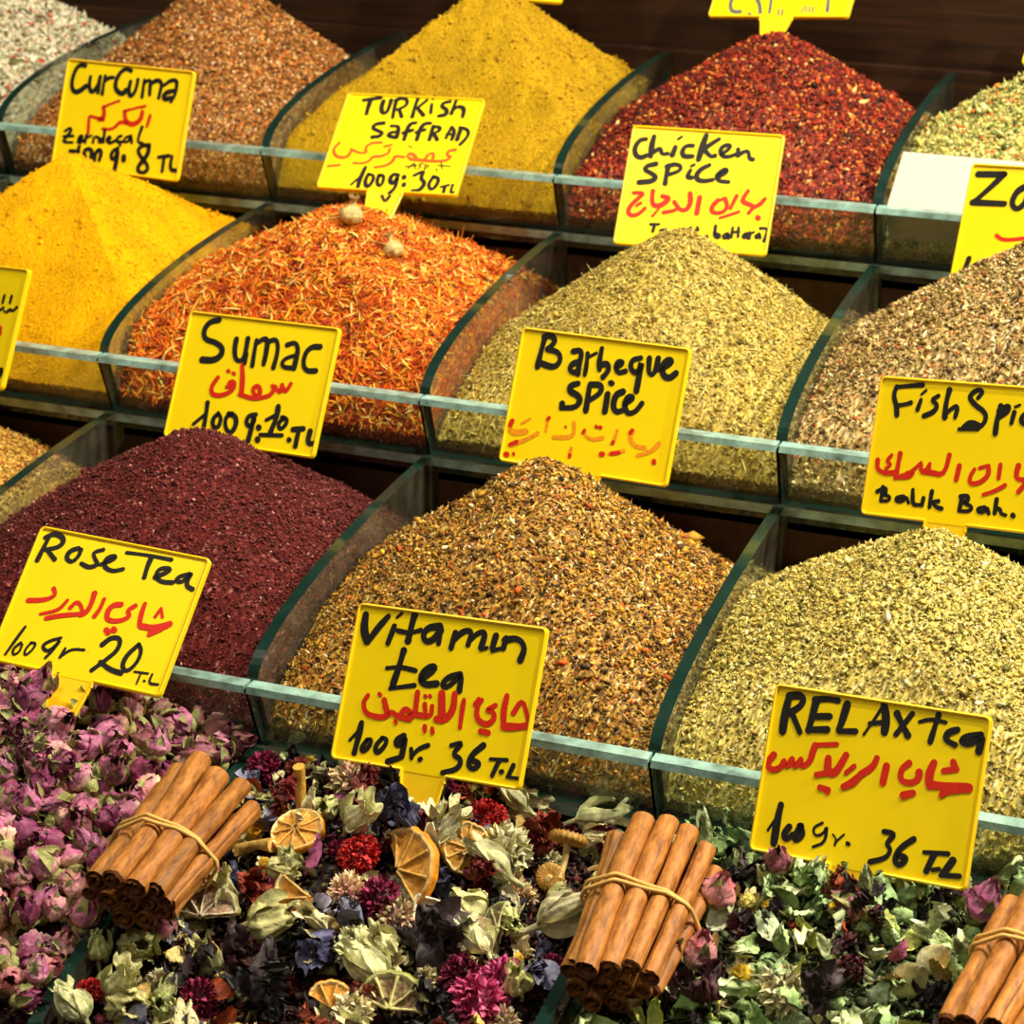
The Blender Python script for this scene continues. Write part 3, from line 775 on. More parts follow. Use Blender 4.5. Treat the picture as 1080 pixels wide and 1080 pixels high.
def mound(name, label, r, k, A=.14, slope=.7, ax=0, ay=0, shape='cone', base=None, pal=None, seed=1, grain=None, n=0,
          thr=None, nthr=0, rough=.0006, lump=.0015, res=(200, 210), cat='spice', front=.011, powdery=False, rnd=.010, mat=None):
    rng = np.random.default_rng(seed)
    x0, x1 = k * W + TH / 2 + .0003, (k + 1) * W - TH / 2 - .0003; xc = (k + .5) * W + ax; yc = (r + .5) * D + ay
    pal = pal or [(1, base, .08)]
    def f(x, y):
        dx, dy = x - xc, y - yc
        if shape == 'cheb':
            a, b = np.abs(dx), np.abs(dy); q = np.maximum(a, b)
        else: q = np.sqrt(dx * dx + dy * dy)
        q = np.sqrt(q * q + rnd * rnd) - rnd
        h = A - slope * q + lump * 2 * fbm(x, y, 28, seed) + lump * .6 * fbm(x, y, 110, seed + 9)
        lim = front + np.maximum(y - r * D, 0) * 1.55                      # levels off behind the front pane
        h = -.004 * np.logaddexp(-h / .004, -lim / .004)
        return np.maximum(h, .010 + .002 * fbm(x, y, 40, seed + 5))
    nu, nv = res; v = np.linspace(0, 1, nv) ** 1.0
    X = np.linspace(x0, x1, nu)[:, None] * np.ones((1, nv)); Y = r * D + v[None] * (D - .004) * np.ones((nu, 1))
    Z = f(X, Y); sh = -LEAN * np.minimum(Z, RIM) / RIM * np.clip(1 - v * 6, 0, 1)[None]
    Yp = Y + sh + .0012
    g = rng.normal(0, 1, (nu, nv)) * rough; gg = g.copy(); gg[1:-1, 1:-1] += 0
    P = np.stack([X, Yp, Z + r * H + gg], -1)
    mb = MB(); colr = palette(nu * nv, pal, rng).reshape(nu, nv, 3)
    if powdery:
        t = fbm(X, Y, 60, seed + 20)[..., None]; colr = colr * (1 + .25 * t)
    mb.grid(P, colr, 0)
    # skirts against the panes
    for sl, dirn in ((P[:, 0], 'f'), (P[0], 'l'), (P[-1], 'r'), (P[:, -1], 'b')):
        m_ = 34; S = np.zeros((len(sl), m_, 3)); 
        for i in range(m_):
            t = i / (m_ - 1); q = sl.copy(); q[:, 2] = sl[:, 2] * (1 - t) + (r * H + .003) * t
            if dirn == 'f': q[:, 1] = r * D + .0012 - LEAN * np.minimum(q[:, 2] - r * H, RIM) / RIM
            S[:, i] = q
        S[1:-1, 1:-1] += rng.normal(0, .0005, S[1:-1, 1:-1].shape); cc = palette(len(sl) * m_, pal, rng)
        mb.grid(S, cc, 0)
    def sample(N):
        x = rng.uniform(x0 + .001, x1 - .001, N); vv = rng.uniform(0, 1, N); y = r * D + vv * (D - .005); z = f(x, y)
        e = 1e-3; nx = (f(x - e, y) - f(x + e, y)) / (2 * e); ny = (f(x, y - e) - f(x, y + e)) / (2 * e)
        nr = np.stack([nx, ny, np.ones(N)], -1); nr /= np.linalg.norm(nr, axis=1)[:, None]
        y2 = y - LEAN * np.minimum(z, RIM) / RIM * np.clip(1 - vv * 6, 0, 1) + .0022
        return np.stack([x, y2, z + r * H], -1), nr
    if n:
        p, nr = sample(n); s = np.asarray(grain, float) * np.exp(rng.normal(0, .3, (n, 1))) * rng.uniform(.7, 1.3, (n, 3))
        p += nr * (rng.uniform(-.2, .9, n) * s[:, 2])[:, None]
        chips(mb, p, s, palette(n, pal, rng), rng)
        nf = n // 40                                                       # behind the front glass
        xz = np.stack([rng.uniform(x0 + .001, x1 - .001, nf), rng.uniform(.003, front, nf)], -1)
        pf = np.stack([xz[:, 0], r * D + .003 - LEAN * xz[:, 1] / RIM, xz[:, 1] + r * H], -1)
        chips(mb, pf, s[:nf] * .8, palette(nf, pal, rng), rng)
    if nthr:
        p, nr = sample(nthr); L = thr[0] * np.exp(rng.normal(0, .3, nthr)); wd = thr[1] * np.exp(rng.normal(0, .25, nthr))
        p += nr * rng.uniform(0, thr[2], nthr)[:, None]
        threads(mb, p, nr, L, wd, palette(nthr, thr[3], rng), rng, thr[4])
        nf = nthr // 30
        pf = np.stack([rng.uniform(x0 + .006, x1 - .006, nf), np.zeros(nf), rng.uniform(.004, front, nf)], -1); pf[:, 1] = r * D + .004 - LEAN * pf[:, 2] / RIM; pf[:, 2] += r * H
        threads(mb, pf, np.tile([0, -1., .35], (nf, 1)), L[:nf] * .8, wd[:nf], palette(nf, thr[3], rng), rng, thr[4])
    o = mb.obj(name, [mat or (M_powder if powdery else M_grain), M_grain], smooth=None)
    tag(o, label, cat, kind='stuff'); return f

f_sum = mound('sumac_mound', 'tall dark crimson pile of ground sumac, second tier', 1, -1, 0.128, .64, ax=.006, seed=11, powdery=True,
      pal=[(6, (98, 33, 31), .25), (2, (66, 19, 21), .2), (1, (134, 64, 58), .2), (.15, (190, 130, 120), .2)], grain=(.0017, .0014, .0012), n=42000, res=(170, 180), rnd=.02)
mound('vitamin_tea_mound', 'brown and gold chopped spice pile with dark peak, second tier', 1, 0, .142, .74, ax=.003, seed=12,
      pal=[(5, (176, 128, 38), .3), (3, (124, 84, 26), .3), (2, (72, 48, 18), .3), (1.2, (214, 178, 96), .2), (.35, (236, 218, 170), .1), (.3, (206, 84, 22), .2), (.7, (44, 36, 24), .3)],
      grain=(.0034, .0018, .0011), n=34000, thr=(.007, .0007, .001, [(3, (206, 170, 92), .25), (1, (200, 90, 26), .2), (1, (96, 70, 30), .2)], .3), nthr=2200)
mound('relax_tea_mound', 'broad pale olive green crushed herb pile, second tier', 1, 1, .133, .62, ax=-.004, seed=13,
      pal=[(5, (190, 168, 80), .27), (3, (136, 118, 46), .28), (2, (218, 202, 122), .18), (1.3, (88, 80, 30), .3), (.3, (232, 226, 180), .1)],
      grain=(.0028, .0018, .0010), n=40000, thr=(.005, .0006, .001, [(1, (206, 196, 122), .2), (1, (130, 120, 54), .2)], .3), nthr=2000)
mound('golden_spice_mound', 'golden flaky spice pile behind the curved glass beside the sumac', 1, -2, .135, .66, seed=14,
      pal=[(5, (196, 152, 62), .25), (2, (150, 104, 36), .3), (2, (222, 184, 104), .2), (.3, (205, 90, 30), .2)], grain=(.0034, .0022, .0012), n=22000)
mound('turmeric_mound', 'smooth bright orange-yellow turmeric powder pyramid, third tier', 2, -2, .144, .74, shape='cheb', ax=.012, seed=21, powdery=True,
      pal=[(6, (248, 182, 0), .07), (1, (216, 146, 0), .10)], res=(330, 350), rough=.0003, lump=.0020, n=5000, grain=(.0017, .0014, .0011), rnd=.003)
mound('safflower_mound', 'fluffy orange and red safflower thread pile, third tier', 2, -1, .122, .56, ax=.004, seed=22,
      pal=[(4, (204, 76, 8), .3), (2, (168, 44, 8), .3), (2, (232, 140, 30), .2)], grain=(.004, .001, .0008), n=6000, rough=.001, lump=.004,
      thr=(.0095, .00125, .0026, [(5, (226, 104, 12), .22), (1.8, (186, 58, 8), .25), (3.4, (240, 160, 36), .18), (1.7, (250, 210, 110), .1), (1.2, (110, 38, 8), .3)], .55), nthr=26000, res=(120, 120), rnd=.03)
mound('barbeque_spice_mound', 'khaki green-yellow herb pile strewn with fine stems, third tier', 2, 0, .131, .70, ax=.008, seed=23,
      pal=[(5, (176, 150, 60), .25), (2.4, (134, 112, 38), .28), (2, (210, 188, 104), .18), (1, (94, 76, 26), .3)], grain=(.0024, .0016, .0010), n=36000,
      thr=(.011, .00075, .0012, [(2, (220, 200, 124), .2), (1, (140, 120, 52), .2)], .4), nthr=2600)
mound('fish_spice_mound', 'brown seedy spice pile with beige specks, third tier', 2, 1, .150, .66, ax=.015, seed=24,
      pal=[(4, (160, 131, 72), .25), (3, (118, 92, 46), .28), (2, (208, 182, 120), .18), (1, (80, 60, 34), .3), (.25, (196, 84, 30), .2), (.4, (236, 216, 178), .1)], grain=(.0032, .0018, .0013), n=32000)
mound('white_herb_mound', 'cream white chopped pile flecked with red bits, top tier', 3, -3, .150, .66, seed=31,
      pal=[(6, (216, 208, 180), .15), (2, (168, 158, 128), .2), (.8, (176, 66, 40), .25), (.8, (110, 100, 60), .3)], grain=(.0066, .0034, .0022), n=12000, res=(120, 120))
mound('brown_seed_mound', 'reddish brown glinting seed pile, top tier', 3, -2, .144, .72, ax=.01, seed=32,
      pal=[(5, (152, 96, 38), .28), (3, (106, 62, 22), .3), (1.6, (212, 162, 92), .2), (.5, (244, 214, 170), .1), (.8, (212, 106, 26), .2)], grain=(.0030, .0020, .0014), n=32000)
mound('yellow_saffron_mound', 'steep mustard yellow powder pyramid, top tier', 3, -1, .158, .86, shape='cheb', ax=.010, seed=33, powdery=True,
      pal=[(6, (200, 158, 24), .10), (2, (172, 130, 14), .12)], res=(330, 350), rough=.00042, lump=.0030, n=7000, grain=(.0020, .0017, .0013), rnd=.002)
mound('chili_flake_mound', 'deep red chili flake pile with orange seeds, top tier', 3, 0, .131, .66, ax=.006, seed=34,
      pal=[(5, (124, 30, 12), .3), (3, (78, 18, 10), .3), (2, (172, 58, 22), .25), (.9, (220, 136, 52), .2), (1.2, (44, 18, 16), .3), (.2, (236, 196, 120), .1)], grain=(.0036, .0025, .0013), n=34000, rnd=.02)
mound('green_mix_mound', 'pale green herb mix pile with orange carrot bits, top tier', 3, 1, .136, .62, seed=35,
      pal=[(5, (174, 168, 88), .2), (2, (208, 202, 132), .15), (2, (84, 98, 48), .3), (.9, (206, 112, 42), .2)], grain=(.0044, .0026, .0014), n=20000)

# ------------------------------------------------------------------ price cards
def smooth_line(p, it=2):
    p = np.asarray(p, float)
    for _ in range(it):
        if len(p) < 3: break
        q = [p[0]]
        for a, b in zip(p[:-1], p[1:]): q += [.75 * a + .25 * b, .25 * a + .75 * b]
        q.append(p[-1]); p = np.array(q)
    return p
def stroke(mb, pts, w, zoff, rng):
    p = smooth_line(pts); d = np.gradient(p, axis=0); d = d / (np.linalg.norm(d, axis=1)[:, None] + 1e-9); n = len(p)
    ww = w * .56 * (1 + .12 * np.sin(np.linspace(0, rng.uniform(3, 8), n) + rng.uniform(0, 6)))
    ph = np.radians([85, 65, 40, 20]); pre = p[0] - d[0] * (ww[0] * np.sin(ph))[:, None]; post = p[-1] + d[-1] * (ww[-1] * np.sin(ph[::-1]))[:, None]
    p = np.vstack([pre, p, post]); ww = np.concatenate([ww[0] * np.cos(ph), ww, ww[-1] * np.cos(ph[::-1])]); d = np.vstack([np.tile(d[0], (4, 1)), d, np.tile(d[-1], (4, 1))]); n = len(p)
    nrm = np.stack([-d[:, 1], d[:, 0]], -1); a, b = p + nrm * ww[:, None], p - nrm * ww[:, None]
    V = np.zeros((2 * n, 3)); V[:n, 0] = a[:, 0]; V[:n, 2] = a[:, 1]; V[n:, 0] = b[:, 0]; V[n:, 2] = b[:, 1]; V[:, 1] = -zoff
    i = np.arange(n - 1); mb.add(V, np.stack([i, i + n, i + n + 1, i + 1], -1))
def rrect(w, h, r, n=5):
    P = []
    for cx, cz, a0 in ((w / 2 - r, h / 2 - r, 0), (-w / 2 + r, h / 2 - r, 90), (-w / 2 + r, -h / 2 + r, 180), (w / 2 - r, -h / 2 + r, 270)):
        for i in range(n): a = math.radians(a0 + 90 * i / (n - 1)); P.append((cx + r * math.cos(a), cz + r * math.sin(a)))
    return np.array(P)
def price_card(key, label, stake=.062):
    c, R, w, h, txt = SIGNS[key]; rng = np.random.default_rng(sum(map(ord, key)))
    root = empty('price_card'); mw = Matrix.Identity(4)
    for i in range(3):
        for j in range(3): mw[i][j] = R[i][j]
        mw[i][3] = c[i]
    root.matrix_world = mw; tag(root, label, 'price sign', 'yellow handwritten price cards')
    mb = MB(); q = rrect(w, h, .003); n = len(q)
    F = np.column_stack([q[:, 0], np.full(n, 0.0), q[:, 1]]); B = F.copy(); B[:, 1] = .0022
    mb.add(F, [tuple(range(n))[::-1]]); mb.add(B, [tuple(range(n))])
    a = np.arange(n); b = (a + 1) % n; mb.add(np.vstack([F, B]), np.stack([a, b, b + n, a + n], -1))
    mb.obj('card_plate', [M_yellow], root)
    # raised rim, open at the stake
    mb = MB(); sw = .0135
    qs = rrect(w - .0018, h - .0018, .0026, 6); path = [(-sw, -h / 2 + .0009)] + [tuple(p) for p in np.roll(qs[::-1], 0, 0)] 
    qs = rrect(w - .0018, h - .0018, .0026, 6)               # starts at right side going up
    lo = h / 2 - .0009
    order = [(sw, -lo - .004), (sw, -lo)] + [tuple(p) for p in qs[18:]] + [tuple(p) for p in qs[:18]] + [(-sw, -lo), (-sw, -lo - .004)]
    P3 = np.array([(x, -.0004, z) for x, z in order])
    tube(mb, P3, .0009, n=6); mb.obj('card_rim', [M_yellow2], root)
    mb = MB(); z0 = -h / 2 + .001; z1 = -h / 2 - stake
    S = [(-sw, .0002, z0), (sw, .0002, z0), (.005, .0002, z1), (-.005, .0002, z1)]; S2 = [(x, .0021, z) for x, y, z in S]
    mb.add(S + S2, [(0, 1, 2, 3), (7, 6, 5, 4), (0, 4, 5, 1), (1, 5, 6, 2), (2, 6, 7, 3), (3, 7, 4, 0)])
    for sx in (-1, 1): tube(mb, [(sx * sw, -.0002, z0), (sx * .005, -.0002, z1)], .0009, n=6)
    mb.obj('stake', [M_yellow2], root)
    groups = {}
    for ln in txt.strip().split('\n'):
        if ':' not in ln: continue
        hd, pt = ln.split(':'); groups.setdefault(hd[0], []).append((float(hd[1:]) * 1e-4, [tuple(float(v) * 1e-4 for v in s.split(',')) for s in pt.split()]))
    mats = {'k': (M_black, 'black_lettering'), 'r': (M_red, 'red_lettering'), 'o': (M_orange, 'red_lettering'), 'p': (M_faded, 'faded_lettering'), 'g': (M_grey, 'grey_lettering')}
    for g, ls in groups.items():
        lim = w / 2 - .0015; zl = -h / 2 - (.009 if key == 'safflower' else -.002)
        ls.sort(key=lambda t: -sum(p[1] for p in t[1]) / len(t[1])); rows = []; last = None          # one part per line of writing
        for wd, pts in ls:
            pts = [(max(-lim, min(lim, p[0])), max(zl, min(lim, p[1]))) for p in pts if abs(p[0]) < lim + .006]
            if len(pts) < 2: continue
            zc = sum(p[1] for p in pts) / len(pts)
            if last is None or last - zc > .0055: rows.append([])
            rows[-1].append((wd, pts)); last = zc
        for rw in rows:
            mb = MB()
            for i, (wd, pts) in enumerate(rw): stroke(mb, pts, wd, .0001 + .000012 * (i % 24) + (.00015 if g in 'rk' else 0), rng)
            mb.obj(mats[g][1], [mats[g][0]], root)
    return root
price_card('turmeric', 'tilted yellow price card reading CurCuma in front of the brown seed pile')
price_card('safflower', 'yellow price card reading TURKiSh SaFFRAN, its stake in the orange threads')
price_card('chicken', 'yellow price card reading Chicken SPice in front of the chili flakes')
price_card('za', 'yellow price card starting with Za beside the white card')
price_card('sumac', 'yellow price card reading Sumac, behind the crimson pile')
price_card('bbq', 'yellow price card reading Barbeque SPice with faded red script')
price_card('fish', 'yellow price card reading Fish Spice, Balik Bah. below')
price_card('left', 'yellow price card cut by the picture edge before the turmeric')
price_card('rose', 'steeply tilted yellow price card reading Rose Tea among the rosebuds', .05)
price_card('vitamin', 'yellow price card reading Vitamin tea, 36 T.L, above the mixed flowers', .05)
price_card('relax', 'yellow price card reading RELAX tea standing in the green leaf mix', .05)
price_card('topchili', 'yellow price card with glare and grey letters atop the chili flakes', .03)
price_card('topsaff', 'yellow price card whose bottom edge shows above the mustard yellow pyramid', .03)
price_card('topgreen', 'yellow price card whose corner shows above the green mix pile', .03)

# white cardboard card lying in the green mix bin
mb = MB()
x0, x1 = W + .006, 2 * W - .006; yA, zA, yB, zB = 3 * D - .0125, 3 * H + .043, 3 * D + .014, 3 * H + .077
th = np.array([0, .0022, -.0021])
Vv = [(x0, yA, zA), (x1, yA, zA), (x1, yB, zB), (x0 + .004, yB, zB)]
Vb = [tuple(np.array(v) + th) for v in Vv]
mb.add(Vv + Vb, [(0, 1, 2, 3), (7, 6, 5, 4), (0, 4, 5, 1), (1, 5, 6, 2), (2, 6, 7, 3), (3, 7, 4, 0)])
Vf = [(x0 + .001, 3 * D + .004, 3 * H + .006), (x1 - .001, 3 * D + .004, 3 * H + .006), (x1, yA, zA), (x0, yA, zA)]
Vg = [(x, y + .002, z) for x, y, z in Vf]
mb.add(Vf + Vg, [(0, 1, 2, 3), (7, 6, 5, 4), (0, 4, 5, 1), (1, 5, 6, 2), (2, 6, 7, 3), (3, 7, 4, 0)])
M_card = plain('white_cardboard', (192, 188, 180), .75, .2, 40, .04)
tag(mb.obj('blank_card', [M_card]), 'blank white folded card propped at the front of the green mix bin', 'card')
# ------------------------------------------------------------------ dried heads on the safflower
def pod(name, p, s, label, crown=True, tilt=(0.2, .3)):
    rng = np.random.default_rng(int(p[0] * 1e4) % 97 + 3); mb = MB()
    t = np.linspace(0, 1, 22); a = np.linspace(0, 2 * math.pi, 24, endpoint=False)
    rr = np.where(t < .68, np.sin(np.clip(t / .68, 0, 1) * math.pi * .86 + .12), 0); rr = np.interp(t, [0, .06, .2, .38, .55, .66, .74, .82, .92, 1], [.15, .55, .92, 1, .82, .48, .26, .2, .26, .38])
    R = rr[:, None] * (1 + .06 * np.cos(a * 7)[None] + .05 * rng.normal(size=(22, 24)) * .6)
    P = np.stack([R * np.cos(a), R * np.sin(a), (t[:, None] * 2.3 - .2) * np.ones((1, 24))], -1) * s
    c = lin((206, 176, 112)) * (1 + .35 * fbm(np.arange(22)[:, None] * .5 + 0 * a[None], a[None] * 2 + 0 * t[:, None], 1, 5)[..., None])
    mb.grid(P, c, close_v=True)
    for j in range(9):
        an = j * .698 + rng.uniform(-.2, .2); q = np.array([math.cos(an), math.sin(an), 0])
        tube(mb, [q * .25 * s + (0, 0, 1.95 * s), q * .4 * s + (0, 0, 2.2 * s), q * (.75 if crown else .45) * s + (0, 0, 2.35 * s)], [.09 * s, .07 * s, .02 * s], lin((176, 140, 80)), 5)
    o = mb.obj(name, [M_petal], smooth=True); o.location = p; o.rotation_euler = (tilt[0], tilt[1], rng.uniform(0, 6))
    tag(o, label, 'seed head', 'dried seed heads on the safflower')
def on_mound(x, y, r, k, A, slope, ay=0):
    d = px_ray(x, y); Yc = (r + .5) * D + ay; Xc = (k + .5) * W; p = CAM.copy(); p = p + d * .9
    for i in range(4000):
        p = p + d * .0003
        if p[2] - r * H <= A - slope * (math.hypot(math.hypot(p[0] - Xc, p[1] - Yc), .03) - .03): break
    return p
p = on_mound(368, 236, 2, -1, .122, .56); pod('seed_head', tuple(p + (0, .002, .001)), .0085, 'pale garlic-shaped dried bulb near the orange pile peak', False, (.1, .15))
p = on_mound(417, 270, 2, -1, .122, .56); pod('seed_head', tuple(p), .0075, 'small round crowned seed pod on the orange pile', True, (.35, .1))

# ------------------------------------------------------------------ flower tray heaps
HP = {-1: dict(b=.062, a=.071, xc=-.118, yc=.205, sx=.115, sy=.115), 0: dict(b=.056, a=.052, xc=.105, yc=.20, sx=.125, sy=.10), 1: dict(b=.055, a=.053, xc=.355, yc=.205, sx=.13, sy=.10)}
def heap(k, x, y):
    h = HP[k]; q = h['b'] + h['a'] * np.exp(-((x - h['xc']) / h['sx']) ** 2 - ((y - h['yc']) / h['sy']) ** 2)
    return q + .004 * fbm(np.asarray(x, float), np.asarray(y, float), 22, 50 + k)
def heap_z(x, y):
    k = int(math.floor(x / W)); return float(heap(max(-1, min(1, k)), x, y))
def hit(x, y):
    d = px_ray(x, y); p = CAM + d * .7
    for i in range(3000):
        p = p + d * .0004
        if p[1] > 0 and p[2] < heap_z(p[0], p[1]): return p
    return p
def under(k, name, label, pal, seed, n, chip, cat):
    rng = np.random.default_rng(seed); nx = 90
    X, Y = np.meshgrid(np.linspace(k * W + .004, (k + 1) * W - .004, nx), np.linspace(-.003, D - .003, nx), indexing='ij')
    Z = heap(k, X, Y) - .012 + .003 * fbm(X, Y, 120, seed)
    mb = MB(); mb.grid(np.stack([X, Y, Z], -1), palette(nx * nx, pal, rng), 0)
    for ed in (0, -1):
        for S in (np.stack([X[ed], Y[ed], Z[ed]], -1), np.stack([X[:, ed], Y[:, ed], Z[:, ed]], -1)):
            S2 = S.copy(); S2[:, 2] = .002; mb.grid(np.stack([S, S2], 1), palette(2 * nx, pal, rng), 0)
    x = rng.uniform(k * W + .008, (k + 1) * W - .008, n); y = rng.uniform(.004, D - .008, n); z = heap(k, x, y) - .011 + rng.uniform(0, .006, n)
    s = np.array(chip) * np.exp(rng.normal(0, .35, (n, 1))); chips(mb, np.stack([x, y, z], -1), s, palette(n, pal, rng), rng, mat=0)
    tag(mb.obj(name, [M_grain], smooth=None), label, cat, kind='stuff')
under(-1, 'petal_crumbs', 'broken purple petal crumbs lying between the rosebuds', [(3, (84, 34, 54), .3), (2, (104, 92, 50), .3), (1, (50, 30, 26), .3)], 61, 5000, (.006, .004, .001), 'petals')
under(0, 'flower_crumbs', 'dark broken flower crumbs between the mixed blossoms', [(3, (48, 26, 22), .3), (1, (110, 100, 60), .3), (1, (90, 30, 40), .3), (1, (36, 30, 34), .3)], 62, 5000, (.006, .004, .001), 'petals')
under(1, 'leaf_crumbs', 'crumbled green leaf bits under the loose leaf mix', [(3, (78, 88, 56), .3), (1.5, (120, 132, 88), .25), (1.5, (36, 30, 26), .3), (.5, (140, 120, 70), .3)], 63, 9000, (.006, .0035, .001), 'leaves')

# ---- building blocks of dried flowers (local z = axis, unit metres)
def sheet(mb, L, Wd, rng, base=(0, 0, 0), az=0, open_=.5, curl=.6, cup=.5, ruff=.15, col=(1, 1, 1), col2=None, nu=9, nv=7, power=.6, tw=0, mat=0):
    """one petal or leaf: starts at base, rises along a curve that leans outward"""
    u = np.linspace(0, 1, nu); v = np.linspace(-1, 1, nv)
    ang = open_ + curl * u; dr = np.concatenate([[0], np.cumsum(np.sin((ang[1:] + ang[:-1]) / 2))]) / (nu - 1) * L
    dz = np.concatenate([[0], np.cumsum(np.cos((ang[1:] + ang[:-1]) / 2))]) / (nu - 1) * L
    wd = Wd * .5 * np.clip(np.sin(math.pi * np.clip(.06 + .90 * u, 0, 1)), 0.02, 1) ** power
    U, V = np.meshgrid(u, v, indexing='ij')
    side = wd[:, None] * V
    cupd = cup * wd[:, None] * V ** 2
    ru = ruff * L * (rng.normal(0, .35, (nu, nv)) * (U ** .7) + .5 * np.sin(V * rng.uniform(3, 6) + U * 5 + rng.uniform(0, 6)) * U * np.abs(V))
    r = dr[:, None] - cupd * np.cos(ang)[:, None] + ru * np.cos(ang)[:, None]; z = dz[:, None] + cupd * np.sin(ang)[:, None] - ru * np.sin(ang)[:, None]
    t = tw * U; sx = side * np.cos(t); z = z + side * np.sin(t)
    ca, sa = math.cos(az), math.sin(az)
    P = np.stack([r * ca - sx * sa, r * sa + sx * ca, z], -1) + np.asarray(base)
    c = np.asarray(col, float); 
    if col2 is None: cc = np.ones((nu, nv, 1)) * c
    else: cc = c + (np.asarray(col2) - c) * (np.clip(U * 1.1 - .1 + .2 * rng.normal(size=(nu, nv)), 0, 1) ** 1.5)[..., None]
    cc = cc * (1 - .25 * (np.abs(V) < .2) * 0)[..., None]
    mb.grid(P, cc, mat)
def bud_body(rng, L=.017, R=.0068, col=(150, 60, 100), tip=(196, 120, 150), base=(214, 180, 150)):
    mb = MB(); c, tp, bs = lin(col), lin(tip), lin(base)
    nl = 7
    for i in range(nl):
        az = i * 2.4 + rng.uniform(-.3, .3); rad = R * (.62 + .4 * i / (nl - 1)); half = rng.uniform(1.0, 1.5); Lp = L * rng.uniform(.85, 1.02) * (1 - .04 * i)
        u = np.linspace(0, 1, 10); v = np.linspace(-1, 1, 9); U, V = np.meshgrid(u, v, indexing='ij')
        pr = np.interp(u, [0, .12, .35, .6, .85, 1], [.25, .72, 1, .9, .5, .28 + .06 * i])[:, None]
        edge = 1 - .22 * V ** 2 * U
        a = az + V * half * (1 - .25 * U); r = rad * pr * (1 + .085 * rng.normal(size=U.shape) * (U > .15)) + .0012 * (np.abs(V) > .8) * U * rng.uniform(.2, 1)
        z = Lp * U * edge
        P = np.stack([r * np.cos(a), r * np.sin(a), z], -1)
        k = np.clip(1.15 - U * 2.2 + .25 * rng.normal(size=U.shape), 0, 1)[..., None]; k2 = np.clip(U * 2 - 1.3 + .5 * V ** 2, 0, 1)[..., None] * .75
        cc = c * (1 - k * .8) + bs * k * .8; cc = cc * (1 - k2) + tp * k2
        mb.grid(P, cc)
    return mb
def calyx_mb(rng, L=.017, R=.0068, col=(172, 172, 108)):
    mb = MB(); c = lin(col)
    t = np.linspace(0, 1, 8); a = np.linspace(0, 2 * math.pi, 10, endpoint=False)
    r = np.interp(t, [0, .3, .7, 1], [.18, .42, .6, .5]) * R
    P = np.stack([r[:, None] * np.cos(a), r[:, None] * np.sin(a), (-.0055 + .0062 * t)[:, None] * np.ones((1, 10))], -1); mb.grid(P, c * .9, close_v=True)
    for i in range(5):
        sheet(mb, L * rng.uniform(.6, 1.15), R * .78, rng, (0, 0, -.0003), i * 1.257 + rng.uniform(-.2, .2), 1.35 * rng.uniform(.7, 1.1), -rng.uniform(1.1, 2.1), -.3, .07, c, c * .75, 9, 5, .8)
    return mb
def stem_mb(rng, L=.012, rad=.0007, col=(150, 140, 84)):
    mb = MB(); b = rng.normal(0, .25, 2) * L
    tube(mb, [(0, 0, -.005), (b[0] * .3, b[1] * .3, -.005 - L * .5), (b[0], b[1], -.005 - L)], [rad * 1.2, rad, rad * .9], lin(col), 6); return mb

def orient(o, p, axis, roll, sc=1.0):
    ax = Vector(axis).normalized(); q = Vector((0, 0, 1)).rotation_difference(ax) @ Quaternion((0, 0, 1), roll)
    o.rotation_mode = 'QUATERNION'; o.rotation_quaternion = q; o.location = p; o.scale = (sc, sc, sc)
def copy_tree(o, parent=None):
    c = o.copy(); C.objects.link(c); c.parent = parent
    for ch in o.children: copy_tree(ch, c)
    return c
def set_col(o, col):
    o.color = (*col, 1)
    for ch in o.children: set_col(ch, col)

class Kind:
    """prototypes of one kind; the first use takes the prototype itself, later ones copies"""
    def __init__(s, makers): s.protos = makers; s.used = [False] * len(makers); s.i = 0
    def get(s, j=None):
        if j is None: j = s.i % len(s.protos); s.i += 1
        j %= len(s.protos)
        if not s.used[j]: s.used[j] = True; s.protos[j] = s.protos[j](); return s.protos[j]
        return copy_tree(s.protos[j])
def rose_proto(seed, col, tip, base, st=True, openb=False):
    def mk():
        rng = np.random.default_rng(seed); R = .0085 * (1.22 if openb else 1); L = .0190 * (.85 if openb else 1)
        o = bud_body(rng, L, R, col, tip, base).obj('rosebud', [M_petal], smooth=True)
        cx = calyx_mb(rng, L, R).obj('calyx', [M_leaf], o, smooth=True)
        if st: stem_mb(rng, rng.uniform(.006, .016), .0008, (176, 164, 100)).obj('stem', [M_leaf], cx, smooth=True)
        return o
    return mk
RC = {'deep purple': ((124, 44, 84), (166, 88, 126), (176, 124, 112)), 'lilac pink': ((182, 96, 140), (216, 150, 178), (228, 200, 170)),
      'pale pink': ((212, 146, 150), (196, 108, 136), (236, 212, 172)), 'dusky mauve': ((134, 70, 88), (164, 108, 120), (196, 170, 124))}
rose_kinds = {}
sd = 100
for cn, cs in RC.items():
    rose_kinds[cn] = Kind([rose_proto(sd + i, *cs, st=i != 1, openb=i == 2) for i in range(3)]); sd += 10
